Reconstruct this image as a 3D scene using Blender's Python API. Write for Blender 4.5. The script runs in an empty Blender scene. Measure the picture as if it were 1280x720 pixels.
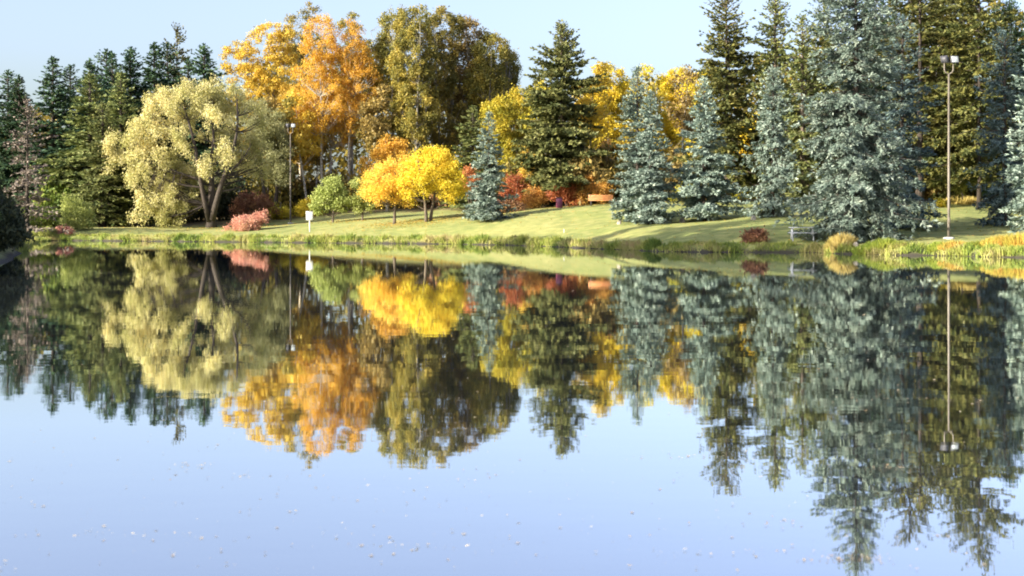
import bpy, math, numpy as np
from mathutils import Vector
PI = math.pi
SC = bpy.context.scene
COL = SC.collection

# ------------------------------------------------------------------ camera
F = 1778.0        # focal length in photo pixels (50 mm on a 36 mm wide frame)
EYE = 1.9         # eye height above the water
HOR = 272.0       # photo row of the horizon
cam = bpy.data.cameras.new('camera')
cam.lens = 50.0; cam.sensor_width = 36.0
cam.shift_y = (HOR - 360.0) / 1280.0
cam.clip_start = 0.1; cam.clip_end = 6000.0
camo = bpy.data.objects.new('camera', cam); COL.objects.link(camo)
camo.location = (0, 0, EYE); camo.rotation_euler = (PI/2, 0, 0)
SC.camera = camo
cam.dof.use_dof = True; cam.dof.focus_distance = 85.0; cam.dof.aperture_fstop = 2.8

# ------------------------------------------------------------------ sky and sun
SUN_EL, SUN_AZ = 22.0, -122.0          # degrees; azimuth from +Y towards +X
wd = bpy.data.worlds.new('World'); SC.world = wd; wd.use_nodes = True
wn = wd.node_tree.nodes; wl = wd.node_tree.links
sky = wn.new('ShaderNodeTexSky'); sky.sky_type = 'NISHITA'; sky.sun_disc = False
sky.sun_elevation = math.radians(SUN_EL); sky.sun_rotation = math.radians(SUN_AZ)
sky.air_density = 1.0; sky.dust_density = 3.2; sky.ozone_density = 3.0
hs_ = wn.new('ShaderNodeHueSaturation'); hs_.inputs['Hue'].default_value = .520; hs_.inputs['Saturation'].default_value = .84
wl.new(sky.outputs[0], hs_.inputs['Color']); wl.new(hs_.outputs[0], wn['Background'].inputs[0])
wn['Background'].inputs[1].default_value = 0.118
sun = bpy.data.lights.new('sun', 'SUN'); sun.energy = 4.4; sun.angle = math.radians(0.5)
sun.color = (1.0, 0.91, 0.75)
suno = bpy.data.objects.new('sun', sun); COL.objects.link(suno)
ce = math.cos(math.radians(SUN_EL))
TO_SUN = Vector((math.sin(math.radians(SUN_AZ))*ce, math.cos(math.radians(SUN_AZ))*ce, math.sin(math.radians(SUN_EL))))
suno.rotation_euler = TO_SUN.to_track_quat('Z', 'Y').to_euler(); suno.location = (-60, -30, 60)
SC.view_settings.view_transform = 'Standard'; SC.view_settings.look = 'None'
SC.view_settings.exposure = 1.58; SC.view_settings.gamma = 1.0
SC.render.engine = 'CYCLES'
SC.cycles.filter_width = 1.9
SC.cycles.max_bounces = 8; SC.cycles.transparent_max_bounces = 8

# ------------------------------------------------------------------ small helpers
def wx(px, d): return (px - 640.0) / F * d
def zat(py, d): return EYE - (py - HOR) / F * d
def dshore(py): return F * EYE / (py - HOR)

def mesh_np(name, V, Q=None, T=None, uv=None, smooth=False):
    """mesh from numpy: V (n,3), Q (m,4) quads, T (k,3) triangles"""
    m = bpy.data.meshes.new(name)
    V = np.asarray(V, np.float32)
    q = np.zeros((0, 4), np.int32) if Q is None else np.asarray(Q, np.int32)
    t = np.zeros((0, 3), np.int32) if T is None else np.asarray(T, np.int32)
    loops = np.concatenate([q.ravel(), t.ravel()])
    tot = np.concatenate([np.full(len(q), 4, np.int32), np.full(len(t), 3, np.int32)])
    start = np.concatenate([[0], np.cumsum(tot)[:-1]]).astype(np.int32) if len(tot) else np.zeros(0, np.int32)
    m.vertices.add(len(V)); m.vertices.foreach_set('co', V.ravel())
    m.loops.add(len(loops)); m.loops.foreach_set('vertex_index', loops)
    m.polygons.add(len(tot)); m.polygons.foreach_set('loop_start', start)
    m.polygons.foreach_set('loop_total', tot)
    if smooth: m.polygons.foreach_set('use_smooth', np.ones(len(tot), bool))
    m.update(calc_edges=True)
    return m

def obj(name, me, mat=None, parent=None, loc=None, rz=0.0):
    o = bpy.data.objects.new(name, me); COL.objects.link(o)
    if mat is not None and me is not None and not me.materials: me.materials.append(mat)
    if parent is not None: o.parent = parent
    if loc is not None: o.location = loc
    if rz: o.rotation_euler = (0, 0, rz)
    return o

def thing(name, label, cat, loc, rz=0.0, group=None):
    o = bpy.data.objects.new(name, None); COL.objects.link(o)
    o.empty_display_size = 0.5
    o.location = loc; o.rotation_euler = (0, 0, rz)
    o['label'] = label; o['category'] = cat
    if group: o['group'] = group
    return o

def tag(o, label=None, cat=None, group=None, kind=None):
    if label: o['label'] = label
    if cat: o['category'] = cat
    if group: o['group'] = group
    if kind: o['kind'] = kind
    return o

class Geo:
    """collects boxes, tubes and quads into one mesh"""
    def __init__(s): s.V = []; s.Q = []; s.T = []; s.n = 0
    def add(s, V, Q=None, T=None):
        V = np.asarray(V, float).reshape(-1, 3)
        if Q is not None and len(Q): s.Q.append(np.asarray(Q, int) + s.n)
        if T is not None and len(T): s.T.append(np.asarray(T, int) + s.n)
        s.V.append(V); s.n += len(V)
    def box(s, c, size, rot=None, bev=0.0):
        h = np.array(size) / 2.0
        b = min(bev, h.min() * .9)
        P = []
        # bevelled box: 24 vertices
        for ax in range(3):
            for sg in (-1, 1):
                a1, a2 = (ax + 1) % 3, (ax + 2) % 3
                for (u, v) in ((-1, -1), (1, -1), (1, 1), (-1, 1)):
                    p = np.zeros(3); p[ax] = sg * h[ax]; p[a1] = u * (h[a1] - b); p[a2] = v * (h[a2] - b)
                    P.append(p)
        P = np.array(P)
        Q = []
        for ax in range(3):
            for k, sg in enumerate((-1, 1)):
                i = (ax * 2 + k) * 4
                Q.append([i, i+1, i+2, i+3] if sg > 0 else [i+3, i+2, i+1, i])
        T = []
        if b > 0:
            def idx(ax, sg, sgn):   # vertex on face (ax,sg) at corner signs
                a1, a2 = (ax + 1) % 3, (ax + 2) % 3
                u, v = sgn[a1], sgn[a2]
                return (ax*2 + (1 if sg > 0 else 0))*4 + {(-1,-1):0,(1,-1):1,(1,1):2,(-1,1):3}[(u, v)]
            for sx in (-1, 1):
                for sy in (-1, 1):
                    for sz in (-1, 1):
                        sg = (sx, sy, sz)
                        t = [idx(0, sx, sg), idx(1, sy, sg), idx(2, sz, sg)]
                        T.append(t if sx*sy*sz > 0 else t[::-1])
            for ax in range(3):
                a1, a2 = (ax + 1) % 3, (ax + 2) % 3
                for u in (-1, 1):
                    for v in (-1, 1):
                        g0 = [0, 0, 0]; g1 = [0, 0, 0]
                        g0[ax] = -1; g1[ax] = 1; g0[a1] = g1[a1] = u; g0[a2] = g1[a2] = v
                        q = [idx(a1, u, g0), idx(a1, u, g1), idx(a2, v, g1), idx(a2, v, g0)]
                        Q.append(q if u*v < 0 else q[::-1])
        if rot is not None: P = P @ np.array(rot).T
        s.add(P + np.array(c, float), Q, T)
        return s
    def tube(s, pts, rad, k=8, caps=True):
        pts = np.asarray(pts, float); rad = np.broadcast_to(np.asarray(rad, float), (len(pts),))
        d = np.gradient(pts, axis=0); d /= np.linalg.norm(d, axis=1)[:, None] + 1e-9
        ref = np.array([0, 0, 1.0]) if abs(d[0, 2]) < .9 else np.array([1.0, 0, 0])
        a = np.cross(d, ref); a /= np.linalg.norm(a, axis=1)[:, None] + 1e-9
        b = np.cross(d, a)
        th = np.arange(k) * 2 * PI / k
        ring = pts[:, None, :] + rad[:, None, None] * (np.cos(th)[None, :, None] * a[:, None, :] + np.sin(th)[None, :, None] * b[:, None, :])
        V = ring.reshape(-1, 3); Q = []
        n = len(pts)
        i = np.arange(n - 1)[:, None] * k + np.arange(k)[None, :]
        j = np.arange(n - 1)[:, None] * k + (np.arange(k)[None, :] + 1) % k
        Q = np.stack([i, i + k, j + k, j], -1).reshape(-1, 4)
        T = []
        if caps:
            V = np.vstack([V, pts[0], pts[-1]])
            c0, c1 = n * k, n * k + 1
            for q in range(k):
                T.append([c0, q, (q + 1) % k]); T.append([c1, (n-1)*k + (q+1) % k, (n-1)*k + q])
        s.add(V, Q, T)
        return s
    def mesh(s, name, smooth=False):
        V = np.vstack(s.V)
        return mesh_np(name, V, np.vstack(s.Q) if s.Q else None, np.vstack(s.T) if s.T else None, smooth=smooth)
    def build(s, name, mat, parent=None, loc=None, smooth=False, rz=0.0):
        return obj(name, s.mesh(name, smooth), mat, parent, loc, rz)

def unit(a): return a / (np.linalg.norm(a, axis=-1, keepdims=True) + 1e-9)

def leaf_quads(P, D, L, W, rng, cup=0.0, face=None, jit=.5):
    """rhombic leaves: base P, direction D, length L, width W"""
    N = len(P)
    L = np.broadcast_to(L, (N,)); W = np.broadcast_to(W, (N,))
    s = unit(np.cross(D, unit(rng.normal(size=(N, 3))) if face is None else unit(face + rng.normal(0, jit, (N, 3)))))
    n = np.cross(s, D)
    mid = P + D * (L * .48)[:, None]
    V = np.empty((N, 4, 3))
    V[:, 0] = P
    V[:, 1] = mid + s * (W * .5)[:, None] + n * (L * cup)[:, None]
    V[:, 2] = P + D * L[:, None]
    V[:, 3] = mid - s * (W * .5)[:, None] + n * (L * cup)[:, None]
    return V.reshape(-1, 3)

def quads_mesh(name, V):
    return mesh_np(name, V, np.arange(len(V)).reshape(-1, 4))

# ------------------------------------------------------------------ materials
def new_mat(name):
    m = bpy.data.materials.new(name); m.use_nodes = True
    nt = m.node_tree; nt.nodes.clear()
    out = nt.nodes.new('ShaderNodeOutputMaterial')
    return m, nt, out

def ramp(nt, cols, interp='LINEAR'):
    r = nt.nodes.new('ShaderNodeValToRGB'); r.color_ramp.interpolation = interp
    e = r.color_ramp.elements
    while len(e) < len(cols): e.new(0.5)
    for k, c in enumerate(cols):
        if len(c) == 4: e[k].position = c[3]; c = c[:3]
        else: e[k].position = k / max(1, len(cols) - 1)
        e[k].color = (*c, 1)
    return r

def leaf_mat(name, cols, trans=0.35, clump=0.5, scale=0.45, gloss=0.015):
    """cols: colours that leaves of this plant carry; chosen per leaf and per twig cluster"""
    m, nt, out = new_mat(name); N = nt.nodes; Lk = nt.links
    geo = N.new('ShaderNodeNewGeometry'); tc = N.new('ShaderNodeTexCoord')
    oi = N.new('ShaderNodeObjectInfo')
    nz = N.new('ShaderNodeTexNoise'); nz.inputs['Scale'].default_value = scale; nz.inputs['Detail'].default_value = 2.0
    Lk.new(tc.outputs['Object'], nz.inputs['Vector'])
    st = N.new('ShaderNodeMapRange'); st.inputs[1].default_value = .3; st.inputs[2].default_value = .7
    Lk.new(nz.outputs[0], st.inputs[0])
    mx = N.new('ShaderNodeMix'); mx.inputs[0].default_value = clump
    Lk.new(geo.outputs['Random Per Island'], mx.inputs[2]); Lk.new(st.outputs[0], mx.inputs[3])
    r = ramp(nt, cols)
    Lk.new(mx.outputs[0], r.inputs[0])
    hs = N.new('ShaderNodeHueSaturation')
    v = N.new('ShaderNodeMapRange'); v.inputs[3].default_value = .82; v.inputs[4].default_value = 1.15
    Lk.new(oi.outputs['Random'], v.inputs[0]); Lk.new(v.outputs[0], hs.inputs['Value'])
    h = N.new('ShaderNodeMapRange'); h.inputs[3].default_value = .49; h.inputs[4].default_value = .51
    Lk.new(oi.outputs['Random'], h.inputs[0]); Lk.new(h.outputs[0], hs.inputs['Hue'])
    Lk.new(r.outputs[0], hs.inputs['Color'])
    d = N.new('ShaderNodeBsdfDiffuse'); t = N.new('ShaderNodeBsdfTranslucent')
    Lk.new(hs.outputs[0], d.inputs[0]); Lk.new(hs.outputs[0], t.inputs[0])
    a = N.new('ShaderNodeMixShader'); a.inputs[0].default_value = trans
    Lk.new(d.outputs[0], a.inputs[1]); Lk.new(t.outputs[0], a.inputs[2])
    g = N.new('ShaderNodeBsdfGlossy'); g.inputs['Roughness'].default_value = .5; g.inputs[0].default_value = (.9, .9, .9, 1)
    b = N.new('ShaderNodeMixShader'); b.inputs[0].default_value = gloss
    Lk.new(a.outputs[0], b.inputs[1]); Lk.new(g.outputs[0], b.inputs[2])
    Lk.new(b.outputs[0], out.inputs[0])
    return m

def rough_mat(name, cols, scale=6.0, rough=.85, bump=.3, metallic=0.0, stretch=(1, 1, 1), detail=4):
    m, nt, out = new_mat(name); N = nt.nodes; Lk = nt.links
    tc = N.new('ShaderNodeTexCoord'); mp = N.new('ShaderNodeMapping'); mp.inputs['Scale'].default_value = stretch
    Lk.new(tc.outputs['Object'], mp.inputs[0])
    nz = N.new('ShaderNodeTexNoise'); nz.inputs['Scale'].default_value = scale; nz.inputs['Detail'].default_value = detail
    Lk.new(mp.outputs[0], nz.inputs['Vector'])
    st = N.new('ShaderNodeMapRange'); st.inputs[1].default_value = .32; st.inputs[2].default_value = .68
    Lk.new(nz.outputs[0], st.inputs[0])
    r = ramp(nt, cols); Lk.new(st.outputs[0], r.inputs[0])
    p = N.new('ShaderNodeBsdfPrincipled'); p.inputs['Roughness'].default_value = rough; p.inputs['Metallic'].default_value = metallic
    Lk.new(r.outputs[0], p.inputs['Base Color'])
    if bump:
        bp = N.new('ShaderNodeBump'); bp.inputs['Strength'].default_value = bump; bp.inputs['Distance'].default_value = .03
        Lk.new(nz.outputs[0], bp.inputs['Height']); Lk.new(bp.outputs[0], p.inputs['Normal'])
    Lk.new(p.outputs[0], out.inputs[0])
    return m

M = {}
# conifers
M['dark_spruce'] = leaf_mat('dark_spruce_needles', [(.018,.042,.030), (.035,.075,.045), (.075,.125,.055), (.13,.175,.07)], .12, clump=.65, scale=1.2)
M['lit_spruce'] = leaf_mat('sunlit_green_spruce_needles', [(.04,.065,.025), (.115,.14,.05), (.22,.235,.08), (.34,.335,.12)], .2, clump=.65, scale=1.2)  # spruce green with sunlight put into the lighter tones
M['olive_spruce'] = leaf_mat('olive_spruce_needles', [(.03,.042,.018), (.075,.09,.03), (.165,.16,.045), (.27,.235,.065)], .18, clump=.65, scale=1.2)
M['blue_spruce'] = leaf_mat('blue_spruce_needles', [(.05,.08,.068), (.145,.20,.165), (.30,.37,.305), (.48,.54,.44)], .12, gloss=.01, clump=.72, scale=1.6)
M['shaded_blue'] = leaf_mat('shaded_blue_spruce_needles', [(.03,.055,.06), (.07,.11,.115), (.13,.185,.18), (.2,.27,.25)], .12, clump=.7, scale=1.6)  # blue spruces in shadow: the shade is put into the needle colours
M['grey_twig'] = leaf_mat('bare_grey_twigs', [(.09,.075,.06), (.17,.14,.115), (.26,.215,.18), (.32,.27,.22)], .1)
# broadleaf
M['willow'] = leaf_mat('pale_willow_leaves', [(.20,.21,.07), (.38,.37,.12), (.58,.53,.21), (.74,.68,.38), (.66,.48,.10)], .4, scale=.35)
M['willow_green'] = leaf_mat('olive_willow_leaves', [(.12,.14,.05), (.24,.25,.10), (.36,.37,.18), (.46,.40,.12)], .4, scale=.35)
M['gold'] = leaf_mat('golden_leaves', [(.34,.26,.05), (.58,.42,.07), (.72,.50,.07), (.66,.54,.14)], .45)
M['orange'] = leaf_mat('orange_leaves', [(.50,.29,.035), (.70,.43,.05), (.78,.50,.07), (.74,.55,.13)], .45)
M['olive'] = leaf_mat('olive_gold_leaves', [(.075,.085,.025), (.18,.17,.045), (.36,.28,.06), (.60,.42,.08)], .4, clump=.62, scale=.5)
M['brown'] = leaf_mat('brown_gold_leaves', [(.10,.09,.045), (.22,.17,.06), (.38,.27,.08), (.48,.36,.12)], .35)
M['yellow'] = leaf_mat('bright_yellow_leaves', [(.46,.42,.05), (.72,.58,.05), (.84,.66,.07), (.84,.54,.05)], .45)
M['apricot'] = leaf_mat('apricot_yellow_leaves', [(.66,.44,.05), (.86,.58,.07), (.90,.64,.14), (.88,.70,.10)], .45)
M['limeyellow'] = leaf_mat('lime_yellow_leaves', [(.25,.28,.04), (.45,.44,.05), (.66,.56,.06), (.75,.55,.05)], .45)
M['yellowwood'] = leaf_mat('mixed_yellow_leaves', [(.22,.21,.03), (.50,.42,.04), (.74,.58,.05), (.80,.54,.05)], .42, clump=.6)
M['green'] = leaf_mat('light_green_leaves', [(.20,.24,.06), (.32,.37,.10), (.44,.48,.15), (.56,.54,.16)], .4)
M['shrubgreen'] = leaf_mat('shrub_green_leaves', [(.05,.09,.025), (.10,.16,.035), (.20,.26,.05), (.40,.38,.06)], .35)
M['pink'] = leaf_mat('pink_red_leaves', [(.40,.17,.13), (.56,.26,.19), (.66,.36,.26), (.62,.45,.26)], .35)
M['red'] = leaf_mat('red_leaves', [(.16,.10,.035), (.44,.14,.06), (.60,.24,.08), (.60,.44,.10)], .35)
M['rust'] = leaf_mat('rust_orange_leaves', [(.22,.11,.035), (.46,.22,.06), (.68,.36,.08), (.68,.46,.09)], .35)
M['maroon'] = leaf_mat('maroon_leaves', [(.14,.06,.04), (.22,.10,.06), (.32,.17,.08), (.30,.22,.09)], .3)
M['shade'] = leaf_mat('shaded_bank_leaves', [(.02,.028,.015), (.04,.05,.025), (.08,.085,.035), (.14,.12,.05)], .2)  # shade of bank and wood is put into these dark leaf colours
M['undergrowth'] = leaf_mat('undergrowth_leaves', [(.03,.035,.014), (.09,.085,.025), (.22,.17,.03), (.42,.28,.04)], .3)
M['reed'] = leaf_mat('bank_grass_blades', [(.07,.12,.025), (.17,.23,.04), (.32,.34,.07), (.40,.35,.14), (.34,.22,.12)], .35, clump=.7, scale=.5)
M['goldgrass'] = leaf_mat('golden_grass_blades', [(.42,.34,.09), (.60,.50,.16), (.68,.56,.22)], .35)
M['limegrass'] = leaf_mat('lime_grass_blades', [(.14,.20,.03), (.28,.34,.05), (.46,.44,.09)], .4)
M['sedge'] = leaf_mat('autumn_sedge_blades', [(.24,.26,.05), (.44,.37,.07), (.60,.38,.09), (.50,.26,.09)], .35, clump=.6)
M['tan'] = leaf_mat('tan_floating_leaves', [(.18,.11,.05), (.34,.24,.13), (.48,.40,.28), (.50,.46,.38)], .1, gloss=.12)
# wood, bark
M['bark_dark'] = rough_mat('dark_conifer_bark', [(.022,.017,.013), (.065,.048,.036)], 9, stretch=(1,1,.25))
M['bark_brown'] = rough_mat('brown_bark', [(.05,.038,.028), (.15,.115,.08)], 9, stretch=(1,1,.2))
M['bark_pale'] = rough_mat('pale_birch_bark', [(.10,.085,.07), (.46,.42,.35), (.62,.58,.50)], 5, stretch=(1,1,3))
M['bark_grey'] = rough_mat('grey_poplar_bark', [(.11,.10,.08), (.30,.27,.21)], 7, stretch=(1,1,.4))

# ------------------------------------------------------------------ terrain
LAKE = [(120,40), (70,52), (45,60), (30,64.5)]
for px, py in ((1280,322), (1225,321), (1160,319.3), (1120,319.2), (1090,318.2), (1050,317.2), (1020,315.8), (980,315.6), (940,315.4), (880,315.2), (830,314.6),
               (790,312.8), (750,311.2), (700,308.8), (640,306.6), (590,305.6), (540,304.9), (470,304.2), (400,303.6), (350,303.2), (300,302.6),
               (250,302.2), (200,301.6), (150,301.3), (100,300.8), (62,300.8)):
    d = dshore(py); LAKE.append((wx(px, d), d))
LAKE += [(-35.5,104), (-31.5,92), (-27,78), (-23.8,68), (-21.6,60), (-19.6,52), (-17.0,42), (-18.5,32), (-25,20), (-30,4), (-26,-8), (0,-11), (40,-10), (90,-8), (125,10)]
LAKE = np.array(LAKE, float)

def lake_sd(x, y):
    """signed distance to the shoreline: positive on land"""
    x = np.asarray(x, float); y = np.asarray(y, float)
    best = np.full(x.shape, 1e9); inside = np.zeros(x.shape, bool)
    n = len(LAKE)
    for i in range(n):
        ax, ay = LAKE[i]; bx, by = LAKE[(i+1) % n]
        ex, ey = bx-ax, by-ay
        t = np.clip(((x-ax)*ex + (y-ay)*ey) / (ex*ex + ey*ey), 0, 1)
        dd = np.hypot(x-ax-t*ex, y-ay-t*ey); best = np.minimum(best, dd)
        c = ((ay > y) != (by > y)) & (x < (bx-ax)*(y-ay)/(by-ay+1e-12)+ax)
        inside ^= c
    return np.where(inside, -best, best) + .20*np.sin(x*1.9+np.sin(x*.7)) + .12*np.sin(x*4.7+1)

WOOD = [(-40,126), (100,128), (200,134), (290,142), (360,146), (450,142), (540,137), (640,127), (700,119), (760,118), (840,120), (930,121), (1040,112), (1120,104), (1190,111), (1280,99), (1400,92)]
CTRL = []
for px, py, d in ((1186,300,77), (363,281,139), (740,257,114.5), (800,279,98), (853,280,98), (610,274,112), (535,277,116.6), (416,277,125),
                  (264,285,130), (140,285,125), (387,290,117), (1005,293,80), (965,270,94), (880,276,98), (1075,293,73.5),
                  (100,284,128), (360,271,148), (450,265,142), (540,263,138), (640,262,128), (760,256,118), (930,249,122), (1190,250,112), (1280,262,98),
                  (1230,300,74), (660,288,104), (500,287,112), (230,291,121)):
    CTRL.append((wx(px, d), d, zat(py, d)))
CTRL += [(-90,200,3), (-30,200,3.6), (20,200,4.4), (90,200,4.8), (70,90,3.2), (60,72,1.4), (-75,110,1.6), (-45,75,1.2), (-40,40,1.2), (-60,0,1.4), (0,-30,1.4), (60,-30,1.4), (140,60,2.5), (-120,60,2.0)]
CTRL = np.array(CTRL)
def _phi(r): return np.where(r > 1e-9, r*r*np.log(r + 1e-12), 0.0)
_n = len(CTRL); _S = 40.0
_K = _phi(np.hypot(CTRL[:,None,0]-CTRL[None,:,0], CTRL[:,None,1]-CTRL[None,:,1]) / _S) + np.eye(_n)*0.01
_Pm = np.column_stack([np.ones(_n), CTRL[:,0]/_S, CTRL[:,1]/_S])
_A = np.block([[_K, _Pm], [_Pm.T, np.zeros((3,3))]])
_w = np.linalg.solve(_A, np.concatenate([CTRL[:,2], np.zeros(3)]))
def tps(x, y):
    z = _w[_n] + _w[_n+1]*x/_S + _w[_n+2]*y/_S
    for i in range(_n): z = z + _w[i]*_phi(np.hypot(x-CTRL[i,0], y-CTRL[i,1]) / _S)
    return z
def sst(a, b, v):
    t = np.clip((v-a)/(b-a), 0, 1); return t*t*(3-2*t)
def ground(x, y):
    x = np.asarray(x, float); y = np.asarray(y, float)
    sd = lake_sd(x, y)
    cx = np.clip(x, -110, 110); cy = np.clip(y, -40, 215)
    far = np.hypot(x-cx, y-cy)
    base = np.clip(tps(cx, cy), .38, 8) + np.minimum(far*.004, 2.0)
    bank = .34*sst(0, .7, sd) + .012*np.clip(sd, 0, 10)
    w = sst(.3, 7.0, sd)
    z = bank*(1-w) + base*w
    z = z + .02*np.sin(x*.9+np.sin(y*.7))*sst(1, 4, sd) + .03*np.sin(x*.31+2)*np.sin(y*.37)*sst(2, 6, sd)
    return np.where(sd < 0, np.maximum(sd*.35, -1.6), z)
def gz(x, y): return float(ground(np.array([x]), np.array([y]))[0])

def axis(lo, hi, step, reach):
    core = list(np.arange(lo, hi + step*.5, step)); a = []; s = step; v = core[-1]
    while v < reach: s *= 1.35; v += s; a.append(v)
    b = []; s = step; v = core[0]
    while v > -reach: s *= 1.35; v -= s; b.append(v)
    return np.array(b[::-1] + core + a)
gx = axis(-48, 42, .6, 2500); gy = axis(56, 130, .45, 2500)
X, Y = np.meshgrid(gx, gy)
Z = ground(X, Y)
nx, ny = len(gx), len(gy)
ii = (np.arange(ny-1)[:, None]*nx + np.arange(nx-1)[None, :])
Qg = np.stack([ii, ii+1, ii+nx+1, ii+nx], -1).reshape(-1, 4)
gm = mesh_np('ground', np.stack([X, Y, Z], -1).reshape(-1, 3), Qg, smooth=True)
_wd = np.array([(wx(p, d), d) for p, d in WOOD])
edge_y = np.interp(X, _wd[:,0], _wd[:,1])
litter = sst(-1.5, 2.5, Y - edge_y + 1.2*np.sin(X*.45) + .8*np.sin(X*1.3+1))
litter = np.maximum(litter, sst(-24, -30, X)*sst(104, 96, Y))
lawn_a = gm.attributes.new('litter', 'FLOAT', 'POINT'); lawn_a.data.foreach_set('value', litter.ravel().astype(np.float32))
sdv = lake_sd(X, Y)
sa = gm.attributes.new('shore', 'FLOAT', 'POINT'); sa.data.foreach_set('value', sdv.ravel().astype(np.float32))

def ground_material():
    m, nt, out = new_mat('lawn_and_forest_floor'); N = nt.nodes; Lk = nt.links
    tc = N.new('ShaderNodeTexCoord')
    def noise(sc, det=4, vec=None):
        n = N.new('ShaderNodeTexNoise'); n.inputs['Scale'].default_value = sc; n.inputs['Detail'].default_value = det
        Lk.new((vec or tc.outputs['Object']), n.inputs['Vector']); return n
    def mrange(src, a, b, c=0, d=1):
        r = N.new('ShaderNodeMapRange'); r.inputs[1].default_value = a; r.inputs[2].default_value = b
        r.inputs[3].default_value = c; r.inputs[4].default_value = d; Lk.new(src, r.inputs[0]); return r.outputs[0]
    def mix(f, a, b):
        x = N.new('ShaderNodeMix'); x.data_type = 'RGBA'; Lk.new(f, x.inputs[0]); Lk.new(a, x.inputs[6]); Lk.new(b, x.inputs[7]); return x.outputs[2]
    big = noise(.09, 3); mid = noise(1.1, 5); fine = noise(14, 5)
    g1 = ramp(nt, [(.15,.19,.045), (.26,.28,.07), (.40,.36,.12)]); Lk.new(mrange(big.outputs[0], .3, .7), g1.inputs[0])
    g2 = ramp(nt, [(.08,.12,.03), (.22,.25,.065), (.44,.38,.15)]); Lk.new(mrange(mid.outputs[0], .28, .72), g2.inputs[0])
    fx = N.new('ShaderNodeMix'); fx.data_type = 'RGBA'; fx.inputs[0].default_value = .5
    Lk.new(g1.outputs[0], fx.inputs[6]); Lk.new(g2.outputs[0], fx.inputs[7])
    fl = ramp(nt, [(.55,.55,.5), (1,1,1), (1.25,1.2,1.1)]); Lk.new(mrange(fine.outputs[0], .25, .75), fl.inputs[0])
    mu = N.new('ShaderNodeMix'); mu.data_type = 'RGBA'; mu.blend_type = 'MULTIPLY'; mu.inputs[0].default_value = .7
    Lk.new(fx.outputs[2], mu.inputs[6]); Lk.new(fl.outputs[0], mu.inputs[7])
    lit = ramp(nt, [(.04,.035,.018), (.12,.09,.035), (.26,.18,.05)]); Lk.new(mrange(mid.outputs[0], .3, .7), lit.inputs[0])
    at = N.new('ShaderNodeAttribute'); at.attribute_name = 'litter'
    c1 = mix(at.outputs['Fac'], mu.outputs[2], lit.outputs[0])
    sh = N.new('ShaderNodeAttribute'); sh.attribute_name = 'shore'
    mud = N.new('ShaderNodeRGB'); mud.outputs[0].default_value = (.045,.038,.024,1)
    c2 = mix(mrange(sh.outputs['Fac'], .55, .12), c1, mud.outputs[0])
    p = N.new('ShaderNodeBsdfPrincipled'); p.inputs['Roughness'].default_value = .95
    Lk.new(c2, p.inputs['Base Color'])
    b = N.new('ShaderNodeBump'); b.inputs['Strength'].default_value = .5; b.inputs['Distance'].default_value = .04
    Lk.new(fine.outputs[0], b.inputs['Height']); Lk.new(b.outputs[0], p.inputs['Normal'])
    Lk.new(p.outputs[0], out.inputs[0])
    return m
tag(obj('ground', gm, ground_material()), kind='structure')

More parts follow.
